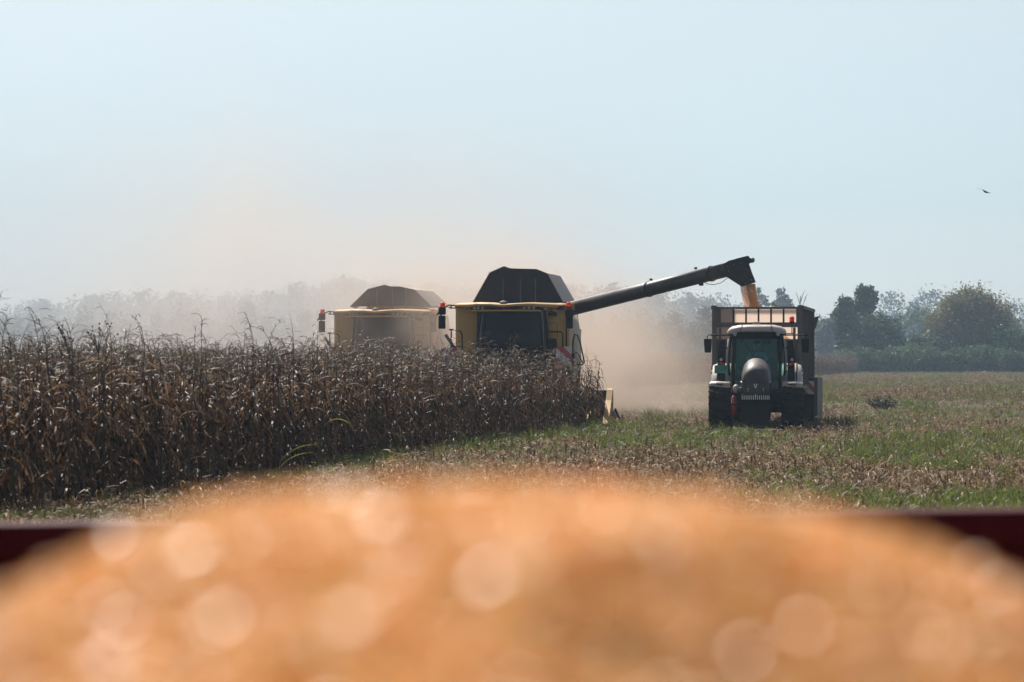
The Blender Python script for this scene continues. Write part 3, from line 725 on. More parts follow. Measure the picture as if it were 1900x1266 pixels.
def hazard(parent, c, w, h, flip, rot=None, nb=5, name='hazard_board'):
    o = B(); o.box((0, 0, 0), (w, .02, h)); ob = o.build(name, 'whiteband', parent, c)
    s_ = B(); step = (w+h)/nb*1.0
    # clip diagonal bands to the rectangle
    for i in range(nb+1):
        if i % 2: continue
        t0 = -(w+h)/2+i*step; t1 = t0+step; pts = []
        def clip(poly, fn):
            out = []
            for a, b_ in zip(poly, poly[1:]+poly[:1]):
                fa, fb = fn(a), fn(b_)
                if fa >= 0: out.append(a)
                if (fa >= 0) != (fb >= 0): k = fa/(fa-fb); out.append((a[0]+(b_[0]-a[0])*k, a[1]+(b_[1]-a[1])*k))
            return out
        poly = [(-w/2, -h/2), (w/2, -h/2), (w/2, h/2), (-w/2, h/2)]; sg = -1 if flip else 1
        poly = clip(poly, lambda p: sg*p[0]+p[1]-t0)
        if len(poly) > 2: poly = clip(poly, lambda p: t1-(sg*p[0]+p[1]))
        if len(poly) > 2: s_.prism(poly, -.014, -.0105)
    s_.build('red_stripes', 'redband', ob)
    if rot: ob.rotation_euler = rot
    return ob

# ------------------------------------------------------------------ combine harvesters
def harvester(loc, yaw, label, unloading, tank):
    root = empty('combine_harvester', loc, -yaw); tag(root, label, 'combine harvester', 'combine harvesters cutting the maize')
    Zp = lambda py: CH+(HZ-py)/58.0
    Xp = lambda px: (px-952)/58.0
    # body flanks beside the cab
    def flank(x0, x1, nm):
        b_ = B(); s = 1 if x1 > 0 else -1
        xo, xi = (x0, x1) if s < 0 else (x1, x0)
        b_.loft([[(xi, .12, z_), (xo-s*.10, .02+.05*bl, z_), (xo, .16, z_), (xo, 1.3, z_), (xi, 1.3, z_)] for z_, bl in ((1.25, 1), (2.2, 0), (3.1, 0), (3.70, .4), (3.79, 1.0))], smooth=False)
        o = b_.build(nm, 'yellow', root)
        return o
    lf_ = flank(Xp(843), -1.18, 'side_panel'); rt = flank(.96, Xp(1056), 'side_panel')
    # seams and little fittings
    sm = B(); sm.box((1.10, .055, 2.95), (.012, .012, .55)).box((1.42, .055, 3.0), (.012, .012, .45)).box((1.26, .055, 3.23), (.32, .012, .012)); sm.build('panel_seam', 'dark', rt)
    lg = B(); lg.ball((1.14, .03, Zp(601)), .035, 10, sy=.35); lg.build('round_badge', 'cream', rt)
    wb = B(); wb.box((1.25, .03, Zp(637)), (.30, .06, .30), bev=.02); wb.build('side_window', 'black', rt)
    wb = B(); wb.box((1.25, .03, Zp(662)), (.26, .06, .14), bev=.02); wb.build('vent', 'black', rt)
    cm = B(); cm.box((Xp(1026), -.03, Zp(582)), (.26, .14, .12), rot=(0, .1, 0), bev=.02).tube([(1.2, .1, Zp(572)), (1.24, -.05, Zp(574)), (1.27, -.04, Zp(580))], .012); cm.build('work_lamp', 'black', rt)
    for (px_, rr_) in ((862, .045), (1013, .05)):
        wl = B(); wl.cyl((Xp(px_), .04, Zp(573)), (Xp(px_), -.05, Zp(573)), rr_*.8, rr_, 12); w_ = wl.build('work_lamp', 'black', root)
        wl = B(); wl.cyl((Xp(px_), -.05, Zp(573)), (Xp(px_), -.062, Zp(573)), rr_*.85, rr_*.85, 12); wl.build('lamp_lens', 'clear', w_)
    # main body behind
    bd = B(); bd.prism([(-1.55, .95), (1.45, .95), (1.50, 1.6), (1.50, 3.3), (1.45, 3.74), (-1.55, 3.74), (-1.72, 3.3), (-1.72, 1.6)], 1.3, 6.2)
    bd.prism([(-1.35, 1.2), (1.35, 1.2), (1.45, 3.1), (-1.45, 3.1)], 6.2, 7.6); bd.build('body', 'cream', root)
    sh = B()
    sh.loft([[(1.50, 1.5, z_-.0), (x_, 1.7, z_), (x_, 4.8, z_), (1.50, 5.2, z_)] for z_, x_ in ((1.35, 1.66), (1.8, 1.72), (2.6, 1.72), (3.2, 1.66), (3.6, 1.56))], smooth=True); sh.build('side_shield', 'cream', root)
    sh = B(); sh.loft([[(-1.74, 1.5, z_-.0), (-x_, 1.7, z_), (-x_, 4.8, z_), (-1.74, 5.2, z_)] for z_, x_ in ((1.35, 1.76), (1.8, 1.80), (2.6, 1.82), (3.2, 1.8), (3.6, 1.76))], smooth=True); sh.build('side_shield', 'yellow', root)
    # cab: bowed windscreen, pillars, roof, visor
    cab = B(); nseg = 12
    def bow(z_, hw, bul): return [(-hw+2*hw*i/nseg, -.10-bul*(1-(2*i/nseg-1)**2), z_) for i in range(nseg+1)]
    rows_ = [bow(Zp(576), 1.02, .22), bow(3.1, 1.08, .34), bow(2.4, 1.12, .38), bow(1.85, 1.10, .30)]
    bmv = [[cab.bm.verts.new(p) for p in rw] for rw in rows_]
    for A_, B_ in zip(bmv, bmv[1:]):
        for i in range(nseg): f = cab._f([A_[i], A_[i+1], B_[i+1], B_[i]]); f.smooth = True
    ws = cab.build('windscreen', 'glass_dark', root)
    wp = B(); wp.tube([(.1, -.46, 2.0), (-.25, -.50, 2.7)], .012); wp.build('wiper', 'black', ws)
    inn = B(); inn.box((0, 1.15, 2.75), (2.0, .06, 1.9)).box((0, .5, 1.83), (2.1, 1.3, .06)).box((-1.02, .5, 2.7), (.04, 1.2, 1.7)).box((1.02, .5, 2.7), (.04, 1.2, 1.7)); inn.build('cab_shell', 'dark', root)
    st = B(); st.box((0, .6, 2.25), (.5, .5, .14), bev=.05).box((0, .85, 2.6), (.46, .12, .6), bev=.05).box((0, .85, 2.98), (.26, .1, .18), bev=.04); st.build('seat', 'dark', root)
    sw = B(); sw.tube([(.20*math.cos(a), .15-.06*math.sin(a), 2.55+.17*math.sin(a)) for a in [2*PI*i/16 for i in range(16)]], .014, 6, True).tube([(0, .15, 2.55), (0, .0, 1.9)], .04); sw.build('steering_wheel', 'dark', root)
    for s in (-1, 1):
        pl = B(); pl.tube([(s*1.03, -.11, Zp(577)), (s*1.10, -.12, 3.1), (s*1.15, -.12, 2.4), (s*1.13, -.10, 1.8)], [.035, .04, .045, .05], 8); pl.build('pillar', 'dark', root)
        pl = B(); pl.tube([(s*.95, -.24, Zp(579)), (s*1.00, -.27, 3.1), (s*1.04, -.28, 2.4), (s*1.02, -.24, 1.85)], [.022, .026, .028, .024], 8); pl.build('pillar_reflection', 'grey', root)  # grey rods put in for the pale reflections along the pillars
    # roof with waved front edge
    rf = B(); secs = []
    for px_, zt_, zb_, yf in ((843, 564.5, 571, .02), (868, 563.5, 572, -.10), (885, 562.8, 569, -.32), (912, 563.5, 569, -.50), (936, 565.5, 571, -.56), (962, 564, 569, -.50), (985, 563, 569, -.32), (1005, 563.5, 571, -.10), (1040, 565, 573, .0), (1056, 566, 574, .06)):
        x_ = Xp(px_); zt2, zb2 = Zp(zt_), Zp(zb_)
        secs.append([(x_, yf, zb2), (x_, yf-.03, (zt2+zb2)/2), (x_, yf+.03, zt2), (x_, .7, zt2+.05), (x_, 1.9, zt2+.04), (x_, 1.9, zb2)])
    rf.loft(secs); roof = rf.build('roof', 'yellow', root)
    db = B(); db.ball((Xp(936), -.25, Zp(563)+.01), .13, 14, sz=.55); db.build('antenna_dome', 'grey', roof)
    vz = B(); vs = []
    for px_, d_ in ((874, 0), (886, .10), (912, .27), (936, .32), (962, .27), (988, .10), (1001, 0)):
        vs.append([(Xp(px_), -.16-d_, Zp(575.5)), (Xp(px_), -.16-d_, Zp(569)), (Xp(px_), .3, Zp(568.5)), (Xp(px_), .3, Zp(575.5))])
    vz.loft(vs, smooth=False); vis = vz.build('light_bar', 'black', root)
    lo = B(); vs = []
    for px_, d_ in ((868, -.02), (886, .12), (912, .28), (936, .33), (962, .28), (988, .12), (1006, -.02)):
        vs.append([(Xp(px_), -.17-d_, Zp(578.2)), (Xp(px_), -.17-d_, Zp(575.3)), (Xp(px_), .3, Zp(575.3)), (Xp(px_), .3, Zp(578.2))])
    lo.loft(vs, smooth=False); lo.build('visor_edge', 'yellow', root)
    for px_, d_ in ((882, .085), (889, .155), (898, .20), (975, .205), (984, .16), (992, .10)):
        ll = B(); ll.cyl((Xp(px_), -.14-d_, Zp(571.7)), (Xp(px_), -.19-d_, Zp(572)), .047, .05, 14); ll.build('work_light', 'clear', vis)
    # grain tank with folded-up extensions
    (fb, bb) = tank['y']; pr = tank['prof']
    def zz(py): return CH+(HZ-py)/tank['k']
    def xx(px): return (px-tank['c'])/tank['k']
    tb = B(); tb.box((0, 3.0, 3.68), (2.7, 3.3, .5)); tb.build('tank_base', 'dark', root)
    poly = [(xx(a), zz(b_)) for a, b_ in pr]
    fr = B(); fr.prism(poly, fb, fb+.04); fpan = fr.build('tank_front_panel', 'dark', root)
    rb = B()
    for x_ in (poly[0][0]*.33, poly[0][0]*-.05, poly[0][0]*-.38): rb.box((x_, fb-.012, 4.3), (.03, .02, .75))
    rb.build('rib', 'grey', fpan)
    rp = B(); rp.prism([(a*.96, c_) for a, c_ in poly], bb, bb+.04); rp.build('tank_rear_panel', 'dark', root)
    (r0, r1, r2) = tank['right']    # bottom, shoulder, crest at front; offset towards the rear
    ex = tank['out']
    for s in (-1, 1):
        sp_ = B(); b0 = Vector((xx(r0[0]), fb+.04, zz(r0[1]))); b1 = Vector((xx(r1[0]), fb+.04, zz(r1[1])))
        if s < 0: b0 = Vector((poly[0][0], fb+.04, poly[0][1])); b1 = Vector((poly[1][0], fb+.04, poly[1][1]))
        e = s*ex; q0 = b0+Vector((e, bb-fb-.06, 0)); q1 = b1+Vector((e*.8, bb-fb-.06, 0))
        sp_.slab([b0, b1, q1, q0], .03*(1 if s > 0 else -1)); sp_.build('tank_side_panel', 'grey', root)
        c0 = b1; c1 = Vector((xx(r2[0]), fb+.04, zz(r2[1]))) if s > 0 else Vector((poly[2][0], fb+.04, poly[2][1]))
        fl = B(); fl.slab([c0, c1, c1+Vector((e*.6, bb-fb-.06, 0)), q1], .025); fl.build('tank_flap', 'cream' if s > 0 else 'grey', root)  # right flap paler than the left: its sunlit look is put into the paint
    gh = B(); gh.loft([[(math.cos(a)*1.2*q_, 3.0+math.sin(a)*1.2*q_, 3.95+.75*(1-q_)) for a in [2*PI*i/20 for i in range(20)]] for q_ in (1, .6, .3, .05)]); gh.build('grain_load', 'grain', root)
    # mirrors and beacons
    ar = B(); ar.tube([(Xp(845), .05, Zp(567)), (Xp(832), -.05, Zp(566)), (Xp(826), -.08, Zp(570))], .022).tube([(Xp(845), .05, Zp(572)), (Xp(832), -.05, Zp(571))], .018).box((Xp(836), -.02, Zp(569)), (.04, .05, .14)); am = ar.build('mirror_arm', 'black', root)
    mr = B(); mr.box((Xp(820), -.12, Zp(577)), (.24, .14, .25), bev=.05).box((Xp(819.5), -.1, Zp(598)), (.23, .10, .42), bev=.03).tube([(Xp(818), -.1, Zp(584)), (Xp(818), -.1, Zp(590))], .03).slab([(Xp(818), -.15, Zp(573)), (Xp(810), -.17, Zp(583)), (Xp(809), -.15, Zp(586)), (Xp(817), -.13, Zp(580))], .02); mr.build('mirror', 'black', root)
    beacon(root, (Xp(821), -.12, Zp(570)), 'orange', .085, .15)
    mr = B(); mr.box((Xp(1058), -.20, Zp(581)), (.26, .14, .26), bev=.05).box((Xp(1058), -.16, Zp(598)), (.22, .10, .42), bev=.03).tube([(Xp(1050), 0, Zp(568)), (Xp(1056), -.12, Zp(570))], .022); mr.build('mirror', 'black', root)
    mr = B(); mr.tube([(Xp(1034), .0, Zp(569)), (Xp(1050), -.1, Zp(568))], .02).tube([(Xp(1034), .0, Zp(574)), (Xp(1050), -.1, Zp(573))], .02).box((Xp(1040), -.03, Zp(571)), (.14, .06, .09)); mr.build('mirror_arm', 'black', root)
    beacon(root, (Xp(1057), -.2, Zp(570)), 'orange', .085, .15)
    # hand rails, ladder, hazard boards
    hr = B(); hr.tube([(Xp(839), -.35, 1.7), (Xp(839), -.35, Zp(613)), (Xp(856), -.35, Zp(614)), (Xp(859), -.35, Zp(620)), (Xp(861), -.35, 1.7)], .022).tube([(Xp(839), -.35, Zp(643)), (Xp(860), -.35, Zp(643))], .018).box((Xp(839), -.35, Zp(612)), (.14, .05, .05)); hr.build('handrail', 'black', root)
    hr = B(); hr.tube([(Xp(1018), -.35, 1.9), (Xp(1018), -.35, Zp(620)), (Xp(1020), -.35, Zp(616)), (Xp(1044), -.35, Zp(616)), (Xp(1047), -.35, Zp(621)), (Xp(1047), -.35, 1.9)], .022).tube([(Xp(1018), -.35, Zp(648)), (Xp(1047), -.35, Zp(648))], .018); hr.build('handrail', 'black', root)
    hr = B(); hr.tube([(Xp(1064), -.2, Zp(678)), (Xp(1065), -.2, Zp(632)), (Xp(1068), -.2, Zp(621)), (Xp(1073), -.2, Zp(622)), (Xp(1079), -.2, Zp(640)), (Xp(1086), -.2, Zp(672)), (Xp(1083), -.2, Zp(677)), (Xp(1072), -.2, Zp(677))], .024, 8)
    hr.tube([(Xp(1066), -.2, Zp(677)), (Xp(1067), -.2, Zp(657)), (Xp(1072), -.2, Zp(654)), (Xp(1077), -.2, Zp(662)), (Xp(1083), -.2, Zp(674))], .02, 8).tube([(Xp(1052), -.1, Zp(580)), (Xp(1052), -.1, Zp(662))], .022); hr.build('ladder_rail', 'black', root)
    ld = B()
    for k in range(4): ld.box((1.95, -.2, .75+k*.3), (.42, .22, .04))
    ld.box((1.75, -.2, 1.2), (.04, .06, 1.1)).box((2.15, -.2, 1.2), (.04, .06, 1.1)); ld.build('ladder', 'dark', root)
    pf = B(); pf.box((0, -.1, 1.72), (3.7, .6, .06)).box((-1.75, -.25, 1.55), (.4, .3, .3)).box((1.7, -.25, 1.55), (.4, .3, .3)); pf.build('platform', 'dark', root)
    hazard(root, (Xp(836), -.42, Zp(659)), .52, .46, True, nb=5)
    hazard(root, (Xp(1050), -.46, Zp(660)), .50, .56, False, nb=4)
    dg = B(); dg.box((Xp(838), -.3, Zp(636)), (.10, .06, .62), rot=(0, -.6, 0)); dg.build('folded_step', 'grey', root)
    # wheels, feeder house
    wheel(root, -1.35, 1.6, .95, .72, 22, -1); wheel(root, 1.35, 1.6, .95, .72, 22, 1)
    wheel(root, -1.25, 5.9, .62, .45, 18, -1); wheel(root, 1.25, 5.9, .62, .45, 18, 1)
    ax = B(); ax.cyl((-1.3, 1.6, .95), (1.3, 1.6, .95), .12).cyl((-1.2, 5.9, .62), (1.2, 5.9, .62), .09).box((0, 3.7, 1.0), (.9, 4.6, .3)); ax.build('axle', 'dark', root)
    fh = B(); fh.slab([(-.7, 1.2, 1.75), (.7, 1.2, 1.75), (.7, -1.6, .85), (-.7, -1.6, .85)], -.6); fh.build('feeder_house', 'dark', root)
    # maize header: trough, auger, snouts and yellow end dividers
    W = tank['head']; hy = -1.75
    hc = tank['headc']
    hd = B(); hd.prism([(hy+.1, .25), (hy+.1, 1.05), (hy+.0, 1.1), (hy-.08, 1.0), (hy-.1, .5), (hy-.7, .25)], hc-W/2, hc+W/2, 'x'); hdr = hd.build('header', 'dark', root)
    fa = B(); fa.cyl((hc-W/2, hy-.45, .62), (hc+W/2, hy-.45, .62), .16, n=12)
    for i in range(int(W/.12)):
        s_ = hc-W/2+i*.12; fa.box((s_, hy-.45+.2*math.cos(i*.9), .62+.2*math.sin(i*.9)), (.03, .12, .12))
    fa.build('header_auger', 'grey', hdr)
    for i in range(8):
        sx = hc-W/2+.1+(i+.5)*(W-.2)/8
        sn = B(); sn.loft([[(sx-w_, hy-d_, .12+h_*.1), (sx+w_, hy-d_, .12+h_*.1), (sx+w_*.6, hy-d_, .14+h_), (sx-w_*.6, hy-d_, .14+h_)] for d_, w_, h_ in ((.7, .26, .38), (1.3, .2, .28), (1.75, .08, .12), (1.95, .02, .03))]); sn.build('snout', 'yellow', hdr)
    for s in (-1, 1):
        ex_ = hc+s*W/2
        dv = B(); dv.prism([(hy+.15, .12), (hy+.15, 1.0), (hy+.02, 1.16), (hy-.12, 1.12), (hy-.5, .8), (hy-1.3, .32), (hy-1.7, .1)], ex_-.02 if s < 0 else ex_-.03, ex_+.15 if s > 0 else ex_-.17, 'x')
        d_ = dv.build('end_divider', 'yellow', hdr)
        sk = B(); sk.box((ex_-s*.06, hy-.4, .09), (.24, .7, .12), bev=.02); sk.build('skid', 'whiteband', hdr)
        kb = B(); kb.ball((ex_+s*.24, hy-.1, .36), .11, 12, sx=.8, sz=1.3); kb.build('round_cover', 'chrome', hdr)
        rd = B(); rd.tube([(ex_+s*.24, hy-.2, .52), (ex_+s*.32, hy-.3, .34), (ex_+s*.46, hy-.4, .08)], .03); rd.build('guide_rod', 'black', hdr)
    return root

D1y = 91.0
comb = harvester(((952-950)/F*D1y, D1y, 0), R(7.0), 'nearer yellow combine harvester, its long unloading tube swung out over the trailer', True,
    dict(y=(1.35, 4.4), k=56.8, c=944, prof=[(859, 562), (890, 508), (918, 496), (925, 499), (977, 500.5), (997, 508), (1027, 562)], right=[(1027, 561), (998, 508.5), (977, 500)], out=.14, head=6.25, headc=.08))
comb2 = harvester(((713-950)/F*103.5, 103.5, 0), R(7.0), 'farther combine harvester veiled by dust behind the maize, no tube swung out', False,
    dict(y=(1.35, 4.4), k=50.2, c=707, prof=[(631, 569), (663, 538), (696, 530), (704, 532), (722, 532), (752, 538), (783, 569)], right=[(783, 568), (752, 538), (722, 531.5)], out=.30, head=6.05, headc=0.0))
# unloading tube of the near harvester: from its shoulder out over the trailer (world points turned into its frame)
bpy.context.view_layer.update()
inv = comb.matrix_world.inverted()
rotc = inv.to_3x3()
def cp(px, py, Y): return inv @ P(px, py, Y)
a0, a1 = cp(1050, 575.5, 93.6), cp(1366, 496.5, 89.0)
dr = (a1-a0).normalized()
ub = B(); ub.cyl(a0-dr*.5, a1, .235, .225, 28); tube = ub.build('unloading_tube', 'auger', comb)
cl = B()
for t_ in (.02, .5, .86): c0 = a0+(a1-a0)*t_; cl.cyl(c0-dr*.03, c0+dr*.03, .252, .252, 28)
cl.build('clamp_band', 'dark', tube)
kn = B()
for (px_, py_) in ((1208, 519), (1291, 498)): c0 = cp(px_, py_, 91.3); kn.box(c0, (.09, .09, .07))
kn.build('bracket', 'black', tube)
hp = [(1344, 489), (1352, 484), (1372, 478.5), (1388, 474.5), (1397, 484), (1396.5, 487), (1390, 489.5), (1395, 505), (1402.5, 524), (1376, 532), (1343, 511)]
sp = B(); A_ = [cp(a, b_, 88.75) for a, b_ in hp]; B_ = [cp(a, b_, 89.25) for a, b_ in hp]
va = [sp.bm.verts.new(p) for p in A_]; vb = [sp.bm.verts.new(p) for p in B_]
for i in range(len(hp)):
    if i == 8: continue                                    # open mouth
    sp._f([va[i], va[(i+1) % len(hp)], vb[(i+1) % len(hp)], vb[i]])
sp._f(va[::-1]); sp._f(vb); spout = sp.build('spout', 'dark', tube)
md = spout.modifiers.new('thick', 'SOLIDIFY'); md.thickness = .015
bt = B()
for (px_, py_) in ((1350, 494), (1362, 492), (1374, 489), (1352, 503), (1386, 500), (1394, 520), (1382, 526)): c0 = cp(px_, py_, 88.72); bt.ball(c0, .022, 8)
bt.ball(cp(1396, 483, 88.9), .085, 10); bt.build('bolt', 'grey', spout)
lm = B(); lm.box(cp(1301, 527, 90.0), (.15, .12, .12), bev=.03).tube([cp(1296, 520, 90), cp(1299, 524, 90)], .02); lm.build('tube_lamp', 'black', tube)
cbp = [cp(x_, y_, 89.6) for x_, y_ in ((1303, 521), (1312, 527), (1325, 528.5), (1338, 525), (1350, 516))]
cb = B(); cb.tube(cbp, .011, 6); cb.build('cable', 'black', tube)

# stream of grain falling from the spout
kv = B(); ol = [(-.0030, -.0045), (0, -.0052), (.0030, -.0045), (.0047, .0012), (.0042, .0048), (0, .0060), (-.0042, .0048), (-.0047, .0012)]
kv.loft([[(x_*k1, y_, z_*k1) for x_, z_ in ol] for y_, k1 in ((-.0026, .80), (-.0016, 1.0), (.0016, 1.0), (.0026, .80))], smooth=False)
kernel_me = bpy.data.meshes.new('kernel'); kv.bm.to_mesh(kernel_me); kv.bm.free(); kernel_me.materials.append(M['grain'])
ns = 6500; t_ = gr.random(ns); core = gr.random(ns) < .55
pxl = 1376+9*t_**1.5; pxr = 1401.5+8*t_**1.3
w_ = np.where(core, .36+.64*gr.random(ns), gr.random(ns)**.8*.62-.10)
pxs = pxl+(pxr-pxl)*w_+np.where(core, 0, gr.normal(0, .9, ns)); pys = 527+46*t_; Ys = 89+gr.normal(0, .10, ns)
pts = np.stack([(pxs-950)/F*Ys, Ys, CH+(HZ-pys)/F*Ys], 1)
gs = scatter('grain_stream', pts, gr.uniform(0, 6.28, (ns, 3)), np.where(core, gr.uniform(1.3, 2.2, ns), gr.uniform(1.0, 1.7, ns)), np.zeros(ns, int), [kernel_me], 'orange stream of maize grain pouring from the spout into the trailer', 'grain stream')
# ------------------------------------------------------------------ tractor
TX, TY = (1403-950)/F*81.2, 81.2
tr = empty('tractor', (TX, TY, 0), -R(5.5)); tag(tr, 'dusty tractor with white roof and dark grey bonnet pulling the grain trailer', 'tractor')
zf = lambda py, k=64.5: CH+(HZ-py)/k
xf = lambda px, k=64.5: (px-1403)/k
for s in (-1, 1):
    wheel(tr, s*1.03, 0, .69, .62, 20, s, 'grey', 'front_wheel'); wheel(tr, s*1.02, 2.75, .94, .62, 24, s, 'grey', 'rear_wheel')
    fd = B(); n_ = 12; secs = []
    for i in range(n_+1):
        a = R(30)+R(84)*i/n_; cy, cz = math.cos(a)*.80, .69+math.sin(a)*.735; hw = .30
        secs.append([(s*1.03-hw, cy*.96, cz-.10), (s*1.03-hw, cy, cz-.02), (s*1.03-hw+.05, cy*1.02, cz+.02), (s*1.03+hw-.05, cy*1.02, cz+.02), (s*1.03+hw, cy, cz-.02), (s*1.03+hw, cy*.96, cz-.10)])
    fd.loft(secs); f_ = fd.build('front_fender', 'white', tr)
    lk = B(); lk.box((s*1.03, -.36, 1.385), (.22, .08, .05), rot=(.6, 0, 0), bev=.015); lk.build('fender_marker', 'grey', f_)
    fd = B(); secs = []
    for i in range(n_+1):
        a = R(15)+R(150)*i/n_; cy, cz = 2.75+math.cos(a)*1.08, .94+math.sin(a)*1.0
        x0_, x1_ = s*.62, s*1.34
        secs.append([(x0_, 2.75+(cy-2.75)*.94, cz-.08), (x0_, cy, cz), (s*1.10, cy, cz+.02), (s*1.28, 2.75+(cy-2.75)*.99, cz-.04), (x1_, 2.75+(cy-2.75)*.95, cz-.14), (s*1.30, 2.75+(cy-2.75)*.93, cz-.16)])
    fd.loft(secs); rfd = fd.build('rear_fender', 'white', tr)
    gp = B(); secs = []
    for i in range(n_+1):
        a = R(15)+R(150)*i/n_; cy, cz = 2.75+math.cos(a)*1.09, .94+math.sin(a)*1.01
        secs.append([(s*1.14, cy, cz+.022), (s*1.17, cy, cz+.022), (s*1.17, cy, cz-.03), (s*1.14, cy, cz-.03)])
    gp.loft(secs); gp.build('fender_seam', 'black', rfd)
# chassis, axle, front weight
ch = B(); ch.box((0, 1.0, .85), (.5, 3.2, .5), bev=.04).cyl((-.95, 0, .66), (.95, 0, .66), .11).box((0, 0, .66), (.5, .4, .34), bev=.05).cyl((-.9, 2.75, .94), (.9, 2.75, .94), .15).box((-.45, 1.2, 1.0), (.42, 1.0, .5), bev=.06).box((.5, 1.2, .9), (.5, 1.1, .6), bev=.06); ch.build('chassis', 'dark', tr)
wt = B(); wt.prism([(-.42, .42), (-.34, .24), (.34, .24), (.42, .42), (.42, .92), (-.42, .92)], -1.35, -.75); wt.box((0, -1.36, .62), (.80, .03, .04)).box((0, -1.37, .83), (.06, .05, .10), bev=.01); wt.build('front_weight', 'black', tr)
lb = B(); lb.box((-.1, -1.15, .30), (.12, .1, .08)).box((.32, -1.1, .33), (.36, .06, .05)).cyl((.12, -1.2, .33), (.16, -1.1, .33), .035); lb.build('lower_link', 'grey', tr)
# bonnet
def bsec(y, w, zt_, zb_):
    h = zt_-zb_; pts_ = []
    for (fx, fz) in ((-.72, 0), (-.93, .12), (-1, .35), (-.97, .6), (-.82, .82), (-.52, .95), (-.2, 1), (.2, 1), (.52, .95), (.82, .82), (.97, .6), (1, .35), (.93, .12), (.72, 0)):
        pts_.append((fx*w/2, y, zb_+fz*h))
    return pts_
bn_ = B(); bn_.loft([bsec(-1.42, .50, 1.36, 1.10), bsec(-1.40, .66, 1.56, 1.03), bsec(-1.33, .77, 1.74, 1.0), bsec(-1.2, .80, 1.87, .98), bsec(-.9, .82, 1.98, .98), bsec(-.3, .84, 2.07, 1.0), bsec(.6, .85, 2.12, 1.05), bsec(1.15, .85, 2.12, 1.1)]); bonnet = bn_.build('bonnet', 'hood', tr)
em = B()
em.slab([(-.052, -1.428, 1.385), (-.028, -1.428, 1.385), (.004, -1.432, 1.275), (-.012, -1.432, 1.265)], -.012); em.slab([(.052, -1.428, 1.385), (.028, -1.428, 1.385), (-.004, -1.4335, 1.275), (.012, -1.4335, 1.265)], .012)
em.build('emblem', 'chrome', bonnet)
for s in (-1, 1):
    hl = B(); hl.slab([(s*.40, -1.19, 1.42), (s*.15, -1.425, 1.16), (s*.17, -1.40, 1.07), (s*.34, -1.25, 1.08), (s*.41, -1.17, 1.2)], .03); h_ = hl.build('headlight', 'black', bonnet)
    ls = B(); ls.tube([(s*.42, -1.18, 1.44), (s*.28, -1.36, 1.375), (s*.20, -1.44, 1.20)], .013, 6).tube([(s*.31, -1.36, 1.19), (s*.25, -1.41, 1.16), (s*.21, -1.43, 1.17)], .006, 5); ls.build('light_strip', 'chrome', h_)
gl = B()
for i in range(15): gl.box((-.375+i*.0535, -1.47, 1.0), (.019, .03, .12))
gl.build('grille_bar', 'chrome', tr); 
gb = B(); gb.box((0, -1.44, 1.0), (.84, .04, .17), bev=.015); gb.build('grille', 'black', tr)
pk = B(); pk.box((0, -1.49, 1.055), (.028, .03, .06), bev=.006); pk.build('latch', 'chrome', tr)
# extinguisher, round lamp
fe = B(); fe.cyl((-.62, -.95, .50), (-.62, -.95, 1.0), .075, n=16).ball((-.62, -.95, 1.0), .075, 14, sz=.6); fx_ = fe.build('extinguisher', 'red', tr)
fe = B(); fe.cyl((-.62, -.95, 1.03), (-.62, -.95, 1.10), .025).box((-.58, -.95, 1.11), (.14, .03, .03)).box((-.62, -1.03, .80), (.17, .02, .035)).tube([(-.62, -.95, 1.06), (-.70, -1.0, 1.0), (-.71, -1.0, .78)], .012); fe.build('valve', 'black', fx_)
rl = B(); rl.ball((-.56, -.8, 1.24), .12, 14, sx=.8).cyl((-.5, -.75, 1.22), (-.35, -.5, 1.22), .06); rl.build('air_intake', 'white', tr)
# cab
cabr = B(); y0c, y1c = 1.15, 2.75
def ring(x, y, z): return (x, y, z)
xb, xt = .66, .73
pill = B()
for s in (-1, 1):
    pill.tube([(s*xb, y0c+.0, 1.15), (s*(xb+.02), y0c-.02, 1.9), (s*.63, y0c+.12, 2.78)], [.045, .05, .05], 8)
    pill.tube([(s*.80, 1.95, 1.5), (s*.82, 1.95, 2.2), (s*.74, 1.95, 2.78)], .03, 8)
    pill.tube([(s*.70, y1c, 1.5), (s*.72, y1c, 2.78)], .045, 8)
pill.box((0, y0c+.14, 2.74), (1.42, .16, .14), bev=.02).box((0, y0c, 1.16), (1.32, .1, .12)).box((0, y1c, 1.5), (1.4, .1, .12)).box((0, y1c, 2.72), (1.4, .08, .12))
pill.box((0, 1.95, 1.12), (1.4, 1.6, .08)); pill.build('cab_frame', 'black', tr)
wp = B()
for s in (-1, 1): wp.tube([(s*.80, y0c+.18, 2.66), (s*.845, y0c+.16, 2.2), (s*.85, y0c+.15, 1.6), (s*.83, y0c+.15, 1.2)], [.035, .028, .024, .024], 8)
wp.build('side_pillar', 'white', tr)
gsn = B(); gsn.slab([(-.62, y0c+.12, 2.72), (.62, y0c+.12, 2.72), (.65, y0c, 1.2), (-.65, y0c, 1.2)], .012); wsn = gsn.build('windscreen', 'glass_green', tr)
for s in (-1, 1):
    g1 = B(); g1.slab([(s*.65, y0c+.15, 2.7), (s*.72, y1c, 2.7), (s*.72, y1c, 1.5), (s*.80, 1.95, 1.25), (s*.68, y0c+.05, 1.25)][:4], .01); g1.build('side_window', 'glass_green', tr)
g1 = B(); g1.slab([(-.68, y1c+.03, 2.68), (.68, y1c+.03, 2.68), (.68, y1c+.03, 1.56), (-.68, y1c+.03, 1.56)], .01); g1.build('rear_window', 'glass_green', tr)
wi = B(); wi.tube([(.05, y0c-.03, 1.95), (-.35, y0c+.04, 2.55)], .01).tube([(.1, y0c-.03, 1.95), (.5, y0c-.0, 2.1)], .008); wi.build('wiper', 'black', wsn)
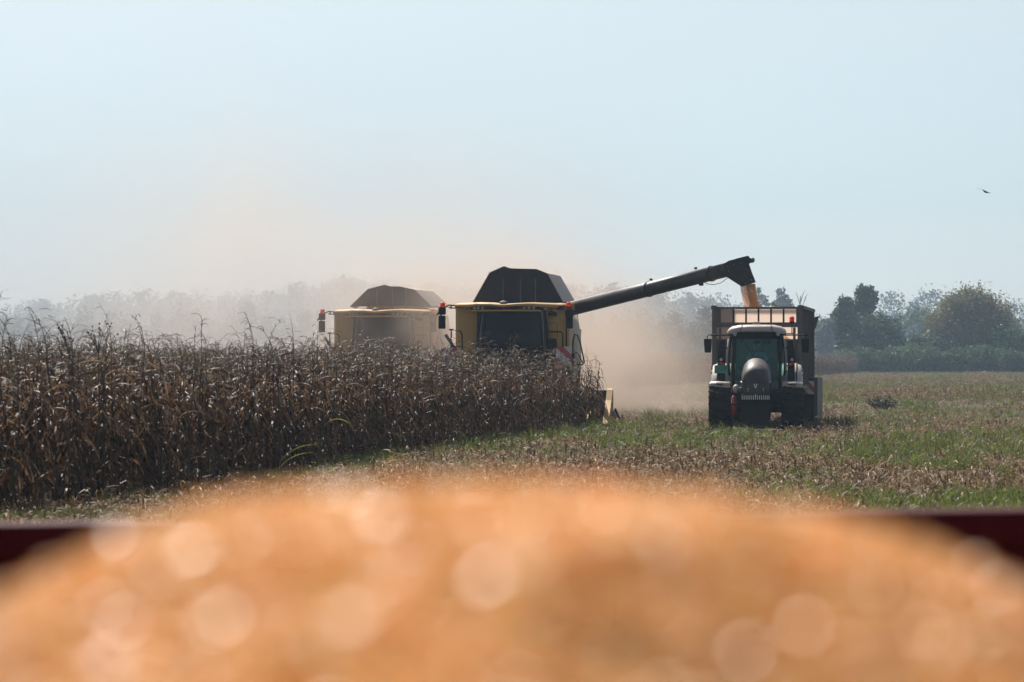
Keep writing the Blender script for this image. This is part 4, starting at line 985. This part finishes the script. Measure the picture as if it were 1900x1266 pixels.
ms = B(); ms.box((.28, y0c+.2, 2.60), (.26, .10, .17), bev=.03).box((-.42, y0c+.2, 2.62), (.06, .05, .14)); ms.build('interior_mirror', 'black', tr)
# roof
ro = B()
def rsec(x, zt_, zb_, ya, yb): return [(x, ya+.04, zb_), (x, ya, (zt_+zb_)/2), (x, ya+.10, zt_-.01), (x, (ya+yb)/2, zt_+.03), (x, yb-.1, zt_), (x, yb, zb_)]
ro.loft([rsec(-.86, 2.86, 2.80, 1.35, 2.7), rsec(-.82, 2.93, 2.79, 1.16, 2.85), rsec(-.72, 3.0, 2.80, 1.05, 2.95), rsec(-.50, 3.045, 2.83, .98, 3.0), rsec(-.2, 3.05, 2.87, .95, 3.0), rsec(.2, 3.05, 2.87, .95, 3.0), rsec(.50, 3.045, 2.83, .98, 3.0), rsec(.72, 3.0, 2.80, 1.05, 2.95), rsec(.82, 2.93, 2.79, 1.16, 2.85), rsec(.86, 2.86, 2.80, 1.35, 2.7)])
roof = ro.build('roof', 'white', tr)
rs_ = B()
for s in (-1, 1): rs_.tube([(s*.47, .965, 2.83), (s*.44, .955, 2.95), (s*.42, 1.06, 3.055), (s*.42, 1.9, 3.085)], .009, 5)
rs_.build('roof_seam', 'black', roof)
un = B(); un.box((0, 1.9, 2.79), (1.5, 1.6, .05)).box((0, 1.05, 2.83), (1.1, .12, .06)); un.build('roof_lining', 'black', tr)
rcv = B(); rcv.box((0, 1.25, 3.12), (.22, .22, .08), bev=.03).box((0, 1.135, 3.10), (.12, .02, .03)); rcv.build('satellite_receiver', 'white', tr)
for s in (-1, 1):
    wl = B(); wl.ball((s*.62, 1.02, 2.80), .055, 10, sy=.5); wl.build('roof_light', 'clear', tr)
    ml = B(); ml.tube([(s*.70, 1.2, 2.77), (s*1.05, 1.0, 2.775), (s*1.33, .95, 2.775)] if s < 0 else [(.70, 1.2, 2.77), (1.2, 1.0, 2.775), (1.5, .95, 2.775)], .022).tube([(s*1.30, .95, 2.775), (s*1.38, .95, 2.775), (s*1.42, .95, 2.73), (s*1.42, .95, 2.62)], .014) ; ml.build('mirror_arm', 'black', tr)
    mm = B(); mm.loft([[(s*1.40-.115*k_, .90, z_), (s*1.40+.115*k_, .90, z_), (s*1.40+.115*k_, .99, z_), (s*1.40-.115*k_, .99, z_)] for z_, k_ in ((2.26, .65), (2.30, .82), (2.45, .93), (2.62, 1.0), (2.66, .97))], smooth=False); mm.build('mirror', 'black', tr)
    # dark upright stacks beside the cab
    es = B(); es.loft([[(s*1.0-.11, 1.0, z_), (s*1.0+.10, 1.0, z_), (s*1.0+.10, 1.25, z_), (s*1.0-.11, 1.25, z_)] for z_ in (1.3, 2.3)], smooth=False)
    es.loft([[(s*1.0-.11, 1.0, 2.3), (s*1.0+.10, 1.0, 2.3), (s*1.0+.10, 1.25, 2.3), (s*1.0-.11, 1.25, 2.3)], [(s*.97-.07, 1.05, 2.62), (s*.97+.07, 1.05, 2.62), (s*.97+.07, 1.2, 2.62), (s*.97-.07, 1.2, 2.62)]], smooth=False)
    es.tube([(s*.84, 1.2, 1.72), (s*.95, 1.15, 1.72)], .02).tube([(s*.84, 1.2, 2.4), (s*.95, 1.15, 2.4)], .02); es.build('exhaust_stack' if s > 0 else 'air_stack', 'black', tr)
    ll = B(); ll.cyl((s*1.02, .98, 2.06), (s*1.02, .93, 2.06), .045, n=12); ll.build('work_light', 'clear', tr)
    ll = B(); ll.cyl((s*.97, .98, 1.93), (s*.97, .93, 1.93), .045, n=12).box((s*1.04, .96, 1.95), (.06, .04, .06)); ll.build('indicator', 'orange', tr)
beacon(tr, (1.02, 1.6, 3.16), 'redlens', .075, .16); pb = B(); pb.tube([(1.02, 1.6, 3.12), (1.02, 1.6, 2.82)], .014).tube([(.82, 1.5, 2.82), (1.06, 1.6, 2.82)], .014); pb.build('beacon_pole', 'black', tr)
ts = B(); ts.box((-1.02, .90, 1.78), (.38, .02, .24), bev=.006); tsg = ts.build('teal_sign', 'teal', tr)
tm_ = B()
for i, (w1, h1) in enumerate(((.02, .13), (.02, .13), (.03, .1), (.02, .13), (.02, .12), (.03, .1))): tm_.box((-1.16+i*.052, .888, 1.79), (w1, .008, h1))
tm_.build('sign_lettering', 'tealmark', tsg)
# seat, wheel, console
stt = B(); stt.box((.0, 2.05, 1.62), (.5, .5, .14), bev=.05).box((0, 2.33, 1.98), (.48, .13, .66), bev=.05).box((0, 2.05, 1.4), (.36, .36, .34)).box((.32, 2.0, 1.84), (.10, .42, .08), bev=.02); stt.build('seat', 'dark', tr)
cs_ = B(); cs_.box((0, 1.35, 1.5), (.36, .2, .75), bev=.04).tube([(0, 1.42, 1.8), (0, 1.60, 1.98)], .03).tube([(.19*math.cos(a), 1.62-.10*math.sin(a), 2.0+.14*math.sin(a)) for a in [2*PI*i/18 for i in range(18)]], .013, 6, True); cs_.build('steering_wheel', 'dark', tr)

# driver
pr_ = empty('person', (0, 0, 0)); pr_.location = (TX, TY, 0); pr_.rotation_euler = (0, 0, -R(5.5)); tag(pr_, 'driver in a pale blue shirt sitting at the wheel inside the tractor cab', 'person')
def skin_mesh(name, verts, edges, rads, mt, parent, sub=1, root_i=0):
    me = bpy.data.meshes.new(name); me.from_pydata(verts, edges, []); o = mesh_obj(name, me, parent); me.materials.append(M[mt])
    md = o.modifiers.new('skin', 'SKIN'); md.use_smooth_shade = True
    for i, q_ in enumerate(rads):
        sv = me.skin_vertices[0].data[i]; sv.radius = q_ if isinstance(q_, tuple) else (q_, q_); sv.use_root = (i == root_i)
    md = o.modifiers.new('sub', 'SUBSURF'); md.levels = sub; md.render_levels = sub; return o
vs, es, rs = [], [], []
def jv(p, r_, par=None):
    vs.append(p); rs.append(r_); i = len(vs)-1
    if par is not None: es.append((par, i))
    return i
pel = jv((.0, 2.10, 1.78), (.16, .12)); sp1 = jv((0, 2.13, 1.98), (.15, .11), pel); ch_ = jv((0, 2.12, 2.18), (.17, .12), sp1); nb_ = jv((0, 2.10, 2.31), (.07, .065), ch_)
nk = jv((0, 2.08, 2.38), (.055, .055), nb_); jw = jv((0, 2.05, 2.44), (.07, .075), nk); hm = jv((0, 2.06, 2.52), (.08, .095), jw); ht = jv((0, 2.07, 2.60), (.06, .07), hm)
for s in (-1, 1):
    shd = jv((s*.18, 2.11, 2.24), (.07, .07), ch_); el = jv((s*.27, 1.95, 2.02), (.045, .045), shd); wr = jv((s*.19, 1.72, 1.99), (.028, .028), el); pm = jv((s*.175, 1.645, 2.02), (.034, .018), wr)
    for k in range(4):
        f1 = jv((s*(.145+.02*k), 1.61, 2.045-.006*k), .009, pm); f2 = jv((s*(.142+.02*k), 1.59, 2.02-.006*k), .008, f1); jv((s*(.145+.018*k), 1.605, 1.995-.004*k), .007, f2)
    th = jv((s*.14, 1.65, 2.03), .010, pm); jv((s*.125, 1.62, 2.0), .008, th)
    hp_ = jv((s*.11, 2.02, 1.75), (.09, .085), pel); kn_ = jv((s*.17, 1.62, 1.78), (.06, .06), hp_); an = jv((s*.17, 1.52, 1.32), (.04, .04), kn_); jv((s*.17, 1.42, 1.24), (.04, .03), an)
skin_mesh('body', vs, es, rs, 'skin', pr_)
v2 = [(0, 2.10, 1.80), (0, 2.13, 1.98), (0, 2.12, 2.18), (0, 2.10, 2.31)]; e2 = [(0, 1), (1, 2), (2, 3)]; r2_ = [(.175, .135), (.165, .125), (.185, .135), (.078, .075)]
for s in (-1, 1):
    v2 += [(s*.18, 2.11, 2.24), (s*.27, 1.95, 2.03), (s*.235, 1.84, 2.01)]; k = len(v2)-3; e2 += [(2, k), (k, k+1), (k+1, k+2)]; r2_ += [.082, .06, .05]
skin_mesh('shirt', v2, e2, r2_, 'shirt', pr_)
v3 = [(0, 2.10, 1.78)]; e3 = []; r3 = [(.175, .13)]
for s in (-1, 1):
    v3 += [(s*.11, 2.02, 1.75), (s*.17, 1.62, 1.78), (s*.17, 1.53, 1.36)]; k = len(v3)-3; e3 += [(0, k), (k, k+1), (k+1, k+2)]; r3 += [.10, .072, .055]
skin_mesh('trousers', v3, e3, r3, 'trousers', pr_)
hh = B(); hh.ball((0, 2.085, 2.57), .098, 14, sy=1.05, sz=.85); hh.build('hair', 'hair', pr_)
nz = B(); nz.ball((0, 1.972, 2.50), .016, 8, sz=1.4).ball((-.085, 2.06, 2.49), .022, 8, sx=.4).ball((.085, 2.06, 2.49), .022, 8, sx=.4).ball((0, 1.985, 2.455), .02, 8, sy=.4, sz=.35); nz.build('face', 'skin', pr_)
ey = B(); ey.ball((-.032, 1.98, 2.525), .011, 8, sy=.5).ball((.032, 1.98, 2.525), .011, 8, sy=.5); ey.build('eyes', 'black', pr_)

# ------------------------------------------------------------------ grain trailer
GX, GY = (1405-950)/F*87.5, 87.5
tl = empty('grain_trailer', (GX, GY, 0), -R(9.0)); tag(tl, 'tall grey box trailer behind the tractor, being filled with maize from above', 'trailer')
hw, Ln = 1.36, 7.0; zt3, zb3 = 3.72, 1.15
k6 = 60.3; zx = lambda py: CH+(HZ-py)/k6; xx_ = lambda px: (px-1405)/k6
for s in (-1, 1):
    w_ = B(); w_.box((s*(hw-.03), Ln/2, (zt3+zb3)/2), (.05, Ln, zt3-zb3)); sd_ = w_.build('side_wall', 'trailer', tl)
    rb = B()
    for i in range(15): rb.box((s*(hw+.015), .12+i*(Ln-.24)/14, (zt3+zb3)/2), (.05, .07, zt3-zb3-.1))
    rb.box((s*(hw+.02), Ln/2, zt3-.05), (.08, Ln, .10)).box((s*(hw+.02), Ln/2, zb3+.06), (.08, Ln, .12)); rb.build('rib', 'trailer', sd_)
    ps = B(); ps.box((s*(hw-.05), -.03, (zt3+zb3)/2), (.14, .12, zt3-zb3+.02)); ps.build('corner_post', 'trailer', tl)
    ps = B(); ps.box((s*(hw-.22), -.02, (zx(608)+zb3)/2), (.08, .08, zx(608)-zb3)); ps.build('front_post', 'trailer', tl)
fr = B(); fr.box((0, 0, zx(571.5)), (2*hw-.24, .09, .06)).box((0, 0, zx(603)), (2*hw-.24, .09, .15)).box((xx_(1334), 0, zx(587)), (.13, .08, .50)).box((xx_(1481), 0, zx(587)), (.13, .08, .50)).box((0, 0, zx(632)), (2*hw-.24, .08, .08))
fr.build('front_frame', 'trailer', tl)
br = B()
for i in range(1, 6): br.box((xx_(1338)+(xx_(1477)-xx_(1338))*i/6, -.01, zx(587)), (.055, .05, .46))
br.build('window_bar', 'dark', tl)
pn = B(); pn.box((0, .01, (zx(634)+zb3)/2), (2*hw-.24, .04, zx(634)-zb3)); 
for py_ in (640, 648, 656, 668, 682): pn.box((0, -.02, zx(py_)), (2*hw-.34, .05, .04))
pn.build('front_wall', 'trailer', tl)
rw = B(); rw.box((0, Ln-.03, (zt3+zb3)/2+.02), (2*hw-.12, .03, zt3-zb3-.02)); rw.build('rear_wall', 'liner', tl)
rw = B(); rw.box((0, Ln+.03, zt3-.02), (2*hw, .06, .08)).box((-hw+.05, Ln+.03, 2.4), (.1, .06, 2.5)).box((hw-.05, Ln+.03, 2.4), (.1, .06, 2.5)); rw.build('rear_frame', 'trailer', tl)
fl_ = B(); fl_.box((0, Ln/2, zb3+.03), (2*hw-.1, Ln, .06)).box((-.45, Ln/2, zb3-.12), (.14, Ln, .22)).box((.45, Ln/2, zb3-.12), (.14, Ln, .22)); fl_.build('floor', 'trailer', tl)
gh = B(); ng_ = 14; rings = []
gv = [[gh.bm.verts.new((-hw+.08+(2*hw-.16)*i/ng_, .08+(Ln-.2)*j/ng_, 2.15+.95*math.exp(-((i/ng_-.5)**2)*5-((j/ng_-.45)**2)*6)+.03*gr.normal())) for i in range(ng_+1)] for j in range(ng_+1)]
for j in range(ng_):
    for i in range(ng_): gh._f([gv[j][i], gv[j][i+1], gv[j+1][i+1], gv[j+1][i]])
tag(gh.build('grain_heap', 'grain', None, (GX, GY, 0), -R(9.0)), 'orange maize grain lying inside the tall grey box trailer', 'grain', kind='stuff')
tp = B(); tp.slab([(xx_(1430), .3, zx(567.5)), (xx_(1430), .3, zx(561)), (xx_(1437), .3, zx(563)), (xx_(1445), .3, zx(567))], .3); tp.build('tarp_corner', 'cream', tl)
dk = B(); dk.slab([(hw+.05, Ln-.6, 3.42), (hw+.22, Ln-.5, 3.5), (hw+.10, Ln-.5, 3.1), (hw+.05, Ln-.6, 3.0)], .03); dk.build('latch', 'trailer', tl)
db_ = B(); db_.tube([(0, 0, .95), (0, -1.7, .62)], .09, 8).tube([(-.5, .1, .98), (0, -1.2, .7)], .06, 8).tube([(.5, .1, .98), (0, -1.2, .7)], .06, 8); db_.build('drawbar', 'dark', tl)
for s in (-1, 1):
    for y_ in (4.5, 5.8): wheel(tl, s*1.12, y_, .58, .50, 20, s, 'grey')
    gd = B(); gd.box((s*1.36, 4.8, 1.45), (.60, 3.4, .06)).box((s*1.36, 3.12, .75), (.54, .05, 1.40)).box((s*1.66, 4.8, .78), (.05, 3.4, 1.36)); gd.build('wheel_guard', 'dark', tl)
    ge = B(); ge.box((s*1.62, 3.08, .75), (.10, .03, 1.46)); ge.build('guard_edge', 'trailer', tl)
    hb_ = hazard(tl, (s*1.40, 3.07, 1.17), .36, .42, s < 0, nb=4)
ax = B(); ax.cyl((-1.1, 4.5, .58), (1.1, 4.5, .58), .08).cyl((-1.1, 5.8, .58), (1.1, 5.8, .58), .08).box((0, 5.1, .85), (1.0, 2.4, .25)); ax.build('axle', 'dark', tl)

# ------------------------------------------------------------------ bird
bp = P(1829, 356, 150)
bd_ = empty('bird', bp); tag(bd_, 'small dark bird gliding alone in the sky above the trees', 'bird')
bb_ = B(); bb_.loft([[(t*.34, math.cos(a)*r_*.7, math.sin(a)*r_+dz) for a in [2*PI*i/10 for i in range(10)]] for t, r_, dz in ((-.62, .006, .03), (-.5, .03, .03), (-.42, .038, .025), (-.3, .035, .012), (-.05, .055, -.005), (.25, .05, -.01), (.5, .025, -.005), (.62, .022, 0), (.85, .01, .0))]); bb_.build('body', 'feather', bd_)
for s in (-1, 1):
    wg = B(); wg.loft([[(cx_-c_/2, y_*s, z_), (cx_, y_*s, z_+.008), (cx_+c_/2, y_*s, z_-.002)] for y_, z_, cx_, c_ in ((.03, .02, -.03, .14), (.16, .05, -.06, .15), (.30, .05, -.10, .12), (.42, .03, -.16, .07), (.50, .01, -.2, .02))], smooth=False); wg.build('wing', 'feather', bd_)
tlb = B(); tlb.slab([(.24, -.02, 0), (.24, .02, 0), (.38, .05, .01), (.38, -.05, .01)], .006); tlb.build('tail', 'feather', bd_)
bd_.rotation_euler = (R(20), R(8), R(35))

# ------------------------------------------------------------------ the maroon trailer the picture is taken from
yw = 0.0
ft = empty('grain_trailer', (0, 2.6, 0), yw); ft.rotation_euler[1] = -R(.8); tag(ft, 'maroon trailer brim full of orange maize grain close to the viewer', 'trailer')
zt4 = 1.765; fl4 = 3.42; bl4 = -5.0; hw4 = 1.42
def wall4(name, c, d, mt='maroon'):
    b_ = B(); b_.box(c, d, bev=.012); return b_.build(name, mt, ft)
wall4('front_wall', (0, fl4+.03, (zt4+.9)/2), (2*hw4, .06, zt4-.9)); wall4('top_rail', (0, fl4+.03, zt4-.035), (2*hw4+.06, .11, .07))
for s in (-1, 1): wall4('side_wall', (s*hw4, (fl4+bl4)/2, (zt4+.9)/2), (.05, fl4-bl4, zt4-.9)); wall4('top_rail', (s*hw4, (fl4+bl4)/2-.1, zt4-.03), (.09, fl4-bl4-.2, .06))
wall4('rear_wall', (0, bl4-.03, (zt4+.9)/2), (2*hw4, .06, zt4-.9)); wall4('floor', (0, (fl4+bl4)/2, .87), (2*hw4, fl4-bl4, .06), 'dark')
for s in (-1, 1):
    for y_ in (-2.6, -1.4): wheel(ft, s*.95, y_, .45, .36, 18, s, 'red')
cx4 = B(); cx4.box((-.4, (fl4+bl4)/2, .75), (.1, fl4-bl4, .18)).box((.4, (fl4+bl4)/2, .75), (.1, fl4-bl4, .18)).cyl((-.9, -2.6, .45), (.9, -2.6, .45), .06).cyl((-.9, -1.4, .45), (.9, -1.4, .45), .06); cx4.build('chassis', 'dark', ft)
# grain heap: rises to a crest just in front of the lens
def heap_z(x, y):
    cx_ = .0; a = 2.0305-.60*(x-cx_)**2-4.6*(x-cx_)**4-.17*(y-1.3)**2
    far = 2.0305-.30*np.abs(y-1.3)-.34*np.abs(x-cx_)+.075
    z_ = np.minimum(a, far)
    return z_+(vnoise(x*1+3, y+5, .16)-.5)*.012+(vnoise(x+8, y+2, .033)-.5)*.011
cw, sw_ = math.cos(yw), math.sin(yw)
lx = np.linspace(-hw4+.03, hw4-.03, 240); ly = np.concatenate([np.linspace(bl4+.02, -1.9, 30), np.linspace(-1.85, fl4-.01, 420)])
LX, LY = np.meshgrid(lx, ly); WX = LX*cw-LY*sw_; WY = LX*sw_+LY*cw+2.6
WZ = np.maximum(heap_z(WX, WY), 1.0)
WZ = np.where(WY < .55, np.minimum(WZ, 1.9-(.55-WY)*.35), WZ); WZ = np.maximum(WZ, 1.0)
a, b_ = np.meshgrid(np.arange(len(lx)-1), np.arange(len(ly)-1)); q = (b_*len(lx)+a).ravel(); nx = len(lx)
me = np_mesh('loose_grain', np.stack([WX, WY, WZ], -1).reshape(-1, 3), np.stack([q, q+1, q+nx+1, q+nx], 1), ['grain'])
me.polygons.foreach_set('use_smooth', [True]*len(me.polygons))
gnm = mesh_obj('grain_bed', me); tag(gnm, 'bed of orange maize grain filling the maroon trailer', 'grain', kind='stuff')
step = .0072
kx, ky = np.meshgrid(np.arange(-.62, .62, step), np.arange(.62, 2.05, step)); kx = kx.ravel()+gr.normal(0, .002, kx.size); ky = ky.ravel()+gr.normal(0, .002, ky.size)
k_ = np.abs(kx) < .19*ky+.12; kx, ky = kx[k_], ky[k_]; nk_ = len(kx); kz = heap_z(kx, ky)+gr.uniform(-.001, .005, nk_)
scatter('maize_kernels', np.stack([kx, ky, kz], 1), np.stack([gr.normal(PI/2, .6, nk_), gr.normal(0, .6, nk_), gr.uniform(0, 6.28, nk_)], 1), gr.uniform(.85, 1.15, nk_), np.zeros(nk_, int), [kernel_me],
        'loose orange maize kernels on top of the heap in the maroon trailer, out of focus', 'grain')
print('kernels', nk_)

# ------------------------------------------------------------------ air: haze and dust
def box_obj(name, lo, hi, mat_, label, cat):
    b_ = B(); c_ = [(lo[i]+hi[i])/2 for i in range(3)]; b_.box((0, 0, 0), [hi[i]-lo[i] for i in range(3)])
    o = b_.build(name, mat_, None, c_); tag(o, label, cat, kind='stuff'); return o
hm_, nt, b_ = new_mat('haze_air'); nt.nodes.remove(b_)
vol = nt.nodes.new('ShaderNodeVolumePrincipled'); vol.inputs['Color'].default_value = (.55, .72, .90, 1); vol.inputs['Density'].default_value = HAZE_D = .00030; vol.inputs['Anisotropy'].default_value = .35
L(nt, vol.outputs[0], nt.nodes['Material Output'].inputs['Volume'])
box_obj('haze', (-1100, -60, -1.2), (1100, 1900, 62), hm_, 'thin blue haze lying over the whole field and fading the far trees', 'haze')
def dust_mat(name, fn, col=(.70, .57, .47), aniso=.35):
    m_, nt, b_ = new_mat(name); nt.nodes.remove(b_)
    vol = nt.nodes.new('ShaderNodeVolumePrincipled'); vol.inputs['Color'].default_value = (*col, 1); vol.inputs['Anisotropy'].default_value = aniso
    geo = nt.nodes.new('ShaderNodeNewGeometry'); sep = nt.nodes.new('ShaderNodeSeparateXYZ'); L(nt, geo.outputs['Position'], sep.inputs[0])
    L(nt, fn(nt, geo.outputs['Position'], sep.outputs), vol.inputs['Density']); L(nt, vol.outputs[0], nt.nodes['Material Output'].inputs['Volume']); return m_
def sm(nt, v, a, b_): # smooth step a->b
    n_ = nt.nodes.new('ShaderNodeMapRange'); n_.interpolation_type = 'SMOOTHSTEP'; n_.clamp = True
    n_.inputs['From Min'].default_value = a; n_.inputs['From Max'].default_value = b_; L(nt, v, n_.inputs['Value']); return n_.outputs[0]
mul = lambda nt, *a: a[0] if len(a) == 1 else math_n(nt, 'MULTIPLY', a[0], mul(nt, *a[1:]))
def fn_big(nt, pos, s):
    nz_ = noise(nt, .11, 3, pos, .5); nb2 = noise(nt, .03, 2, pos, .5)
    top = math_n(nt, 'MULTIPLY_ADD', nb2, 18.0, 0.0)
    f = math_n(nt, 'DIVIDE', s[2], top); fall = math_n(nt, 'EXPONENT', math_n(nt, 'MULTIPLY', math_n(nt, 'MULTIPLY', f, f), -1.8))
    lump = math_n(nt, 'MULTIPLY_ADD', nz_, 7.0, -3.0, clamp=True)
    def gauss(cx, cz, rx, rz, k):
        a_ = math_n(nt, 'MULTIPLY_ADD', s[0], 1/rx, -cx/rx); b2_ = math_n(nt, 'MULTIPLY_ADD', s[2], 1/rz, -cz/rz)
        q_ = math_n(nt, 'ADD', math_n(nt, 'MULTIPLY', a_, a_), math_n(nt, 'MULTIPLY', b2_, b2_)); return math_n(nt, 'MULTIPLY', math_n(nt, 'EXPONENT', math_n(nt, 'MULTIPLY', q_, -1.0)), k)
    fall = math_n(nt, 'MULTIPLY', fall, math_n(nt, 'MULTIPLY_ADD', sm(nt, s[0], -26.0, -7.0), .75, .25))
    fall = math_n(nt, 'ADD', math_n(nt, 'ADD', fall, gauss(-12.5, 7.5, 3.4, 4.5, 1.0)), gauss(-3.5, 5.0, 6.5, 4.2, 1.0))
    return mul(nt, fall, lump, sm(nt, s[0], 10.0, -1.0), sm(nt, s[0], -58.0, -30.0), sm(nt, s[1], 99.0, 108.0), sm(nt, s[1], 198.0, 150.0), sm(nt, s[2], 17.8, 12.0), .019)
box_obj('dust_cloud', (-60, 98.6, 0.02), (12, 200, 18), dust_mat('dust_large', fn_big, (.70, .61, .54)), 'wide pinkish cloud of field dust rising behind the harvesters', 'dust cloud')
def fn_near(nt, pos, s):
    nz_ = noise(nt, .30, 3, pos, .55)
    dx = math_n(nt, 'MULTIPLY_ADD', s[0], .15, .0); dz = math_n(nt, 'MULTIPLY', s[2], .25)
    rr_ = math_n(nt, 'ADD', math_n(nt, 'MULTIPLY', dx, dx), math_n(nt, 'MULTIPLY', dz, dz)); g_ = math_n(nt, 'EXPONENT', math_n(nt, 'MULTIPLY', rr_, -1.3))
    lump = math_n(nt, 'MULTIPLY_ADD', nz_, 4.2, -1.6, clamp=True)
    return mul(nt, g_, lump, sm(nt, s[1], 98.2, 101.5), sm(nt, s[1], 117.5, 111.0), sm(nt, s[0], 12.5, 3.0), sm(nt, s[0], -9.8, -6.4), sm(nt, s[2], 7.9, 4.8), .50)
box_obj('dust_puff', (-10, 98.1, 0.03), (14, 118, 8), dust_mat('dust_near', fn_near), 'dense low puff of dust trailing behind the near harvester towards the tractor', 'dust cloud')

def fn_far(nt, pos, s):
    nz_ = noise(nt, .008, 3, pos, .5)
    # the drift ends roughly behind the tractor: x/y slope of its right side
    edge = math_n(nt, 'SUBTRACT', math_n(nt, 'MULTIPLY', s[1], .085), s[0])
    fall = math_n(nt, 'EXPONENT', math_n(nt, 'MULTIPLY', s[2], -.035))
    return mul(nt, fall, math_n(nt, 'MULTIPLY_ADD', nz_, 1.6, .1, clamp=True), sm(nt, edge, -8.0, 60.0), sm(nt, s[1], 212.0, 300.0), sm(nt, s[1], 790.0, 600.0), sm(nt, s[2], 52, 30), .0026)
box_obj('dust_veil', (-260, 210, 0.05), (75, 800, 54), dust_mat('dust_far', fn_far, (.48, .50, .53), .2), 'thin pale veil of dust drifting over the far trees on the left', 'dust cloud')

# ------------------------------------------------------------------ light, sky, camera
SE, SA = 47.0, 20.0     # sun elevation, degrees to the left of straight ahead
sd = Vector((-math.sin(R(SA))*math.cos(R(SE)), math.cos(R(SA))*math.cos(R(SE)), math.sin(R(SE))))
ld = bpy.data.lights.new('sun', 'SUN'); ld.energy = 5.0; ld.angle = R(.5); ld.color = (1.0, .95, .87)
lo = bpy.data.objects.new('sun', ld); C.objects.link(lo); lo.rotation_euler = (-sd).to_track_quat('-Z', 'Y').to_euler(); lo.location = (0, 0, 50)
w = bpy.data.worlds.new('World'); sc.world = w; w.use_nodes = True; nt = w.node_tree
sky = nt.nodes.new('ShaderNodeTexSky'); sky.sky_type = 'NISHITA'; sky.sun_disc = False; sky.sun_elevation = R(SE); sky.sun_rotation = R(-SA)
sky.air_density = 1.0; sky.dust_density = 0.4; sky.ozone_density = 3.0; sky.altitude = 0
bg = nt.nodes['Background']; bg.inputs['Strength'].default_value = .071
wtc = nt.nodes.new('ShaderNodeTexCoord'); wsp = nt.nodes.new('ShaderNodeSeparateXYZ'); L(nt, wtc.outputs['Generated'], wsp.inputs[0])
wt_ = ramp(nt, wsp.outputs[2], [(0.0, (.68, .70, .84)), (.055, (.80, .80, .86)), (.125, (1.28, 1.06, .90))])
wm = nt.nodes.new('ShaderNodeMix'); wm.data_type = 'RGBA'; wm.blend_type = 'MULTIPLY'; wm.clamp_result = False; wm.inputs[0].default_value = 1
L(nt, sky.outputs[0], wm.inputs[6]); L(nt, wt_, wm.inputs[7]); L(nt, wm.outputs[2], bg.inputs['Color'])
cam = bpy.data.cameras.new('camera'); co = bpy.data.objects.new('camera', cam); C.objects.link(co); sc.camera = co
co.location = (0, 0, CH); co.rotation_euler = (R(90)+math.atan((HZ-633)/F), 0, 0)
cam.sensor_width = 36; cam.lens = 36*F/1900; cam.clip_start = .05; cam.clip_end = 9000
cam.dof.use_dof = True; cam.dof.focus_distance = 84; cam.dof.aperture_fstop = 4.2
sc.view_settings.view_transform = 'Standard'; sc.view_settings.look = 'None'; sc.view_settings.exposure = .6; sc.view_settings.gamma = 1
sc.render.engine = 'CYCLES'; cy = sc.cycles
cy.use_denoising = True; cy.max_bounces = 8; cy.diffuse_bounces = 3; cy.glossy_bounces = 3; cy.transmission_bounces = 4; cy.volume_bounces = 1; cy.transparent_max_bounces = 12
cy.use_adaptive_sampling = True; cy.adaptive_threshold = .03; cy.volume_step_rate = .8; cy.volume_max_steps = 64
cy.sample_clamp_indirect = 6; cy.caustics_reflective = False; cy.caustics_refractive = False
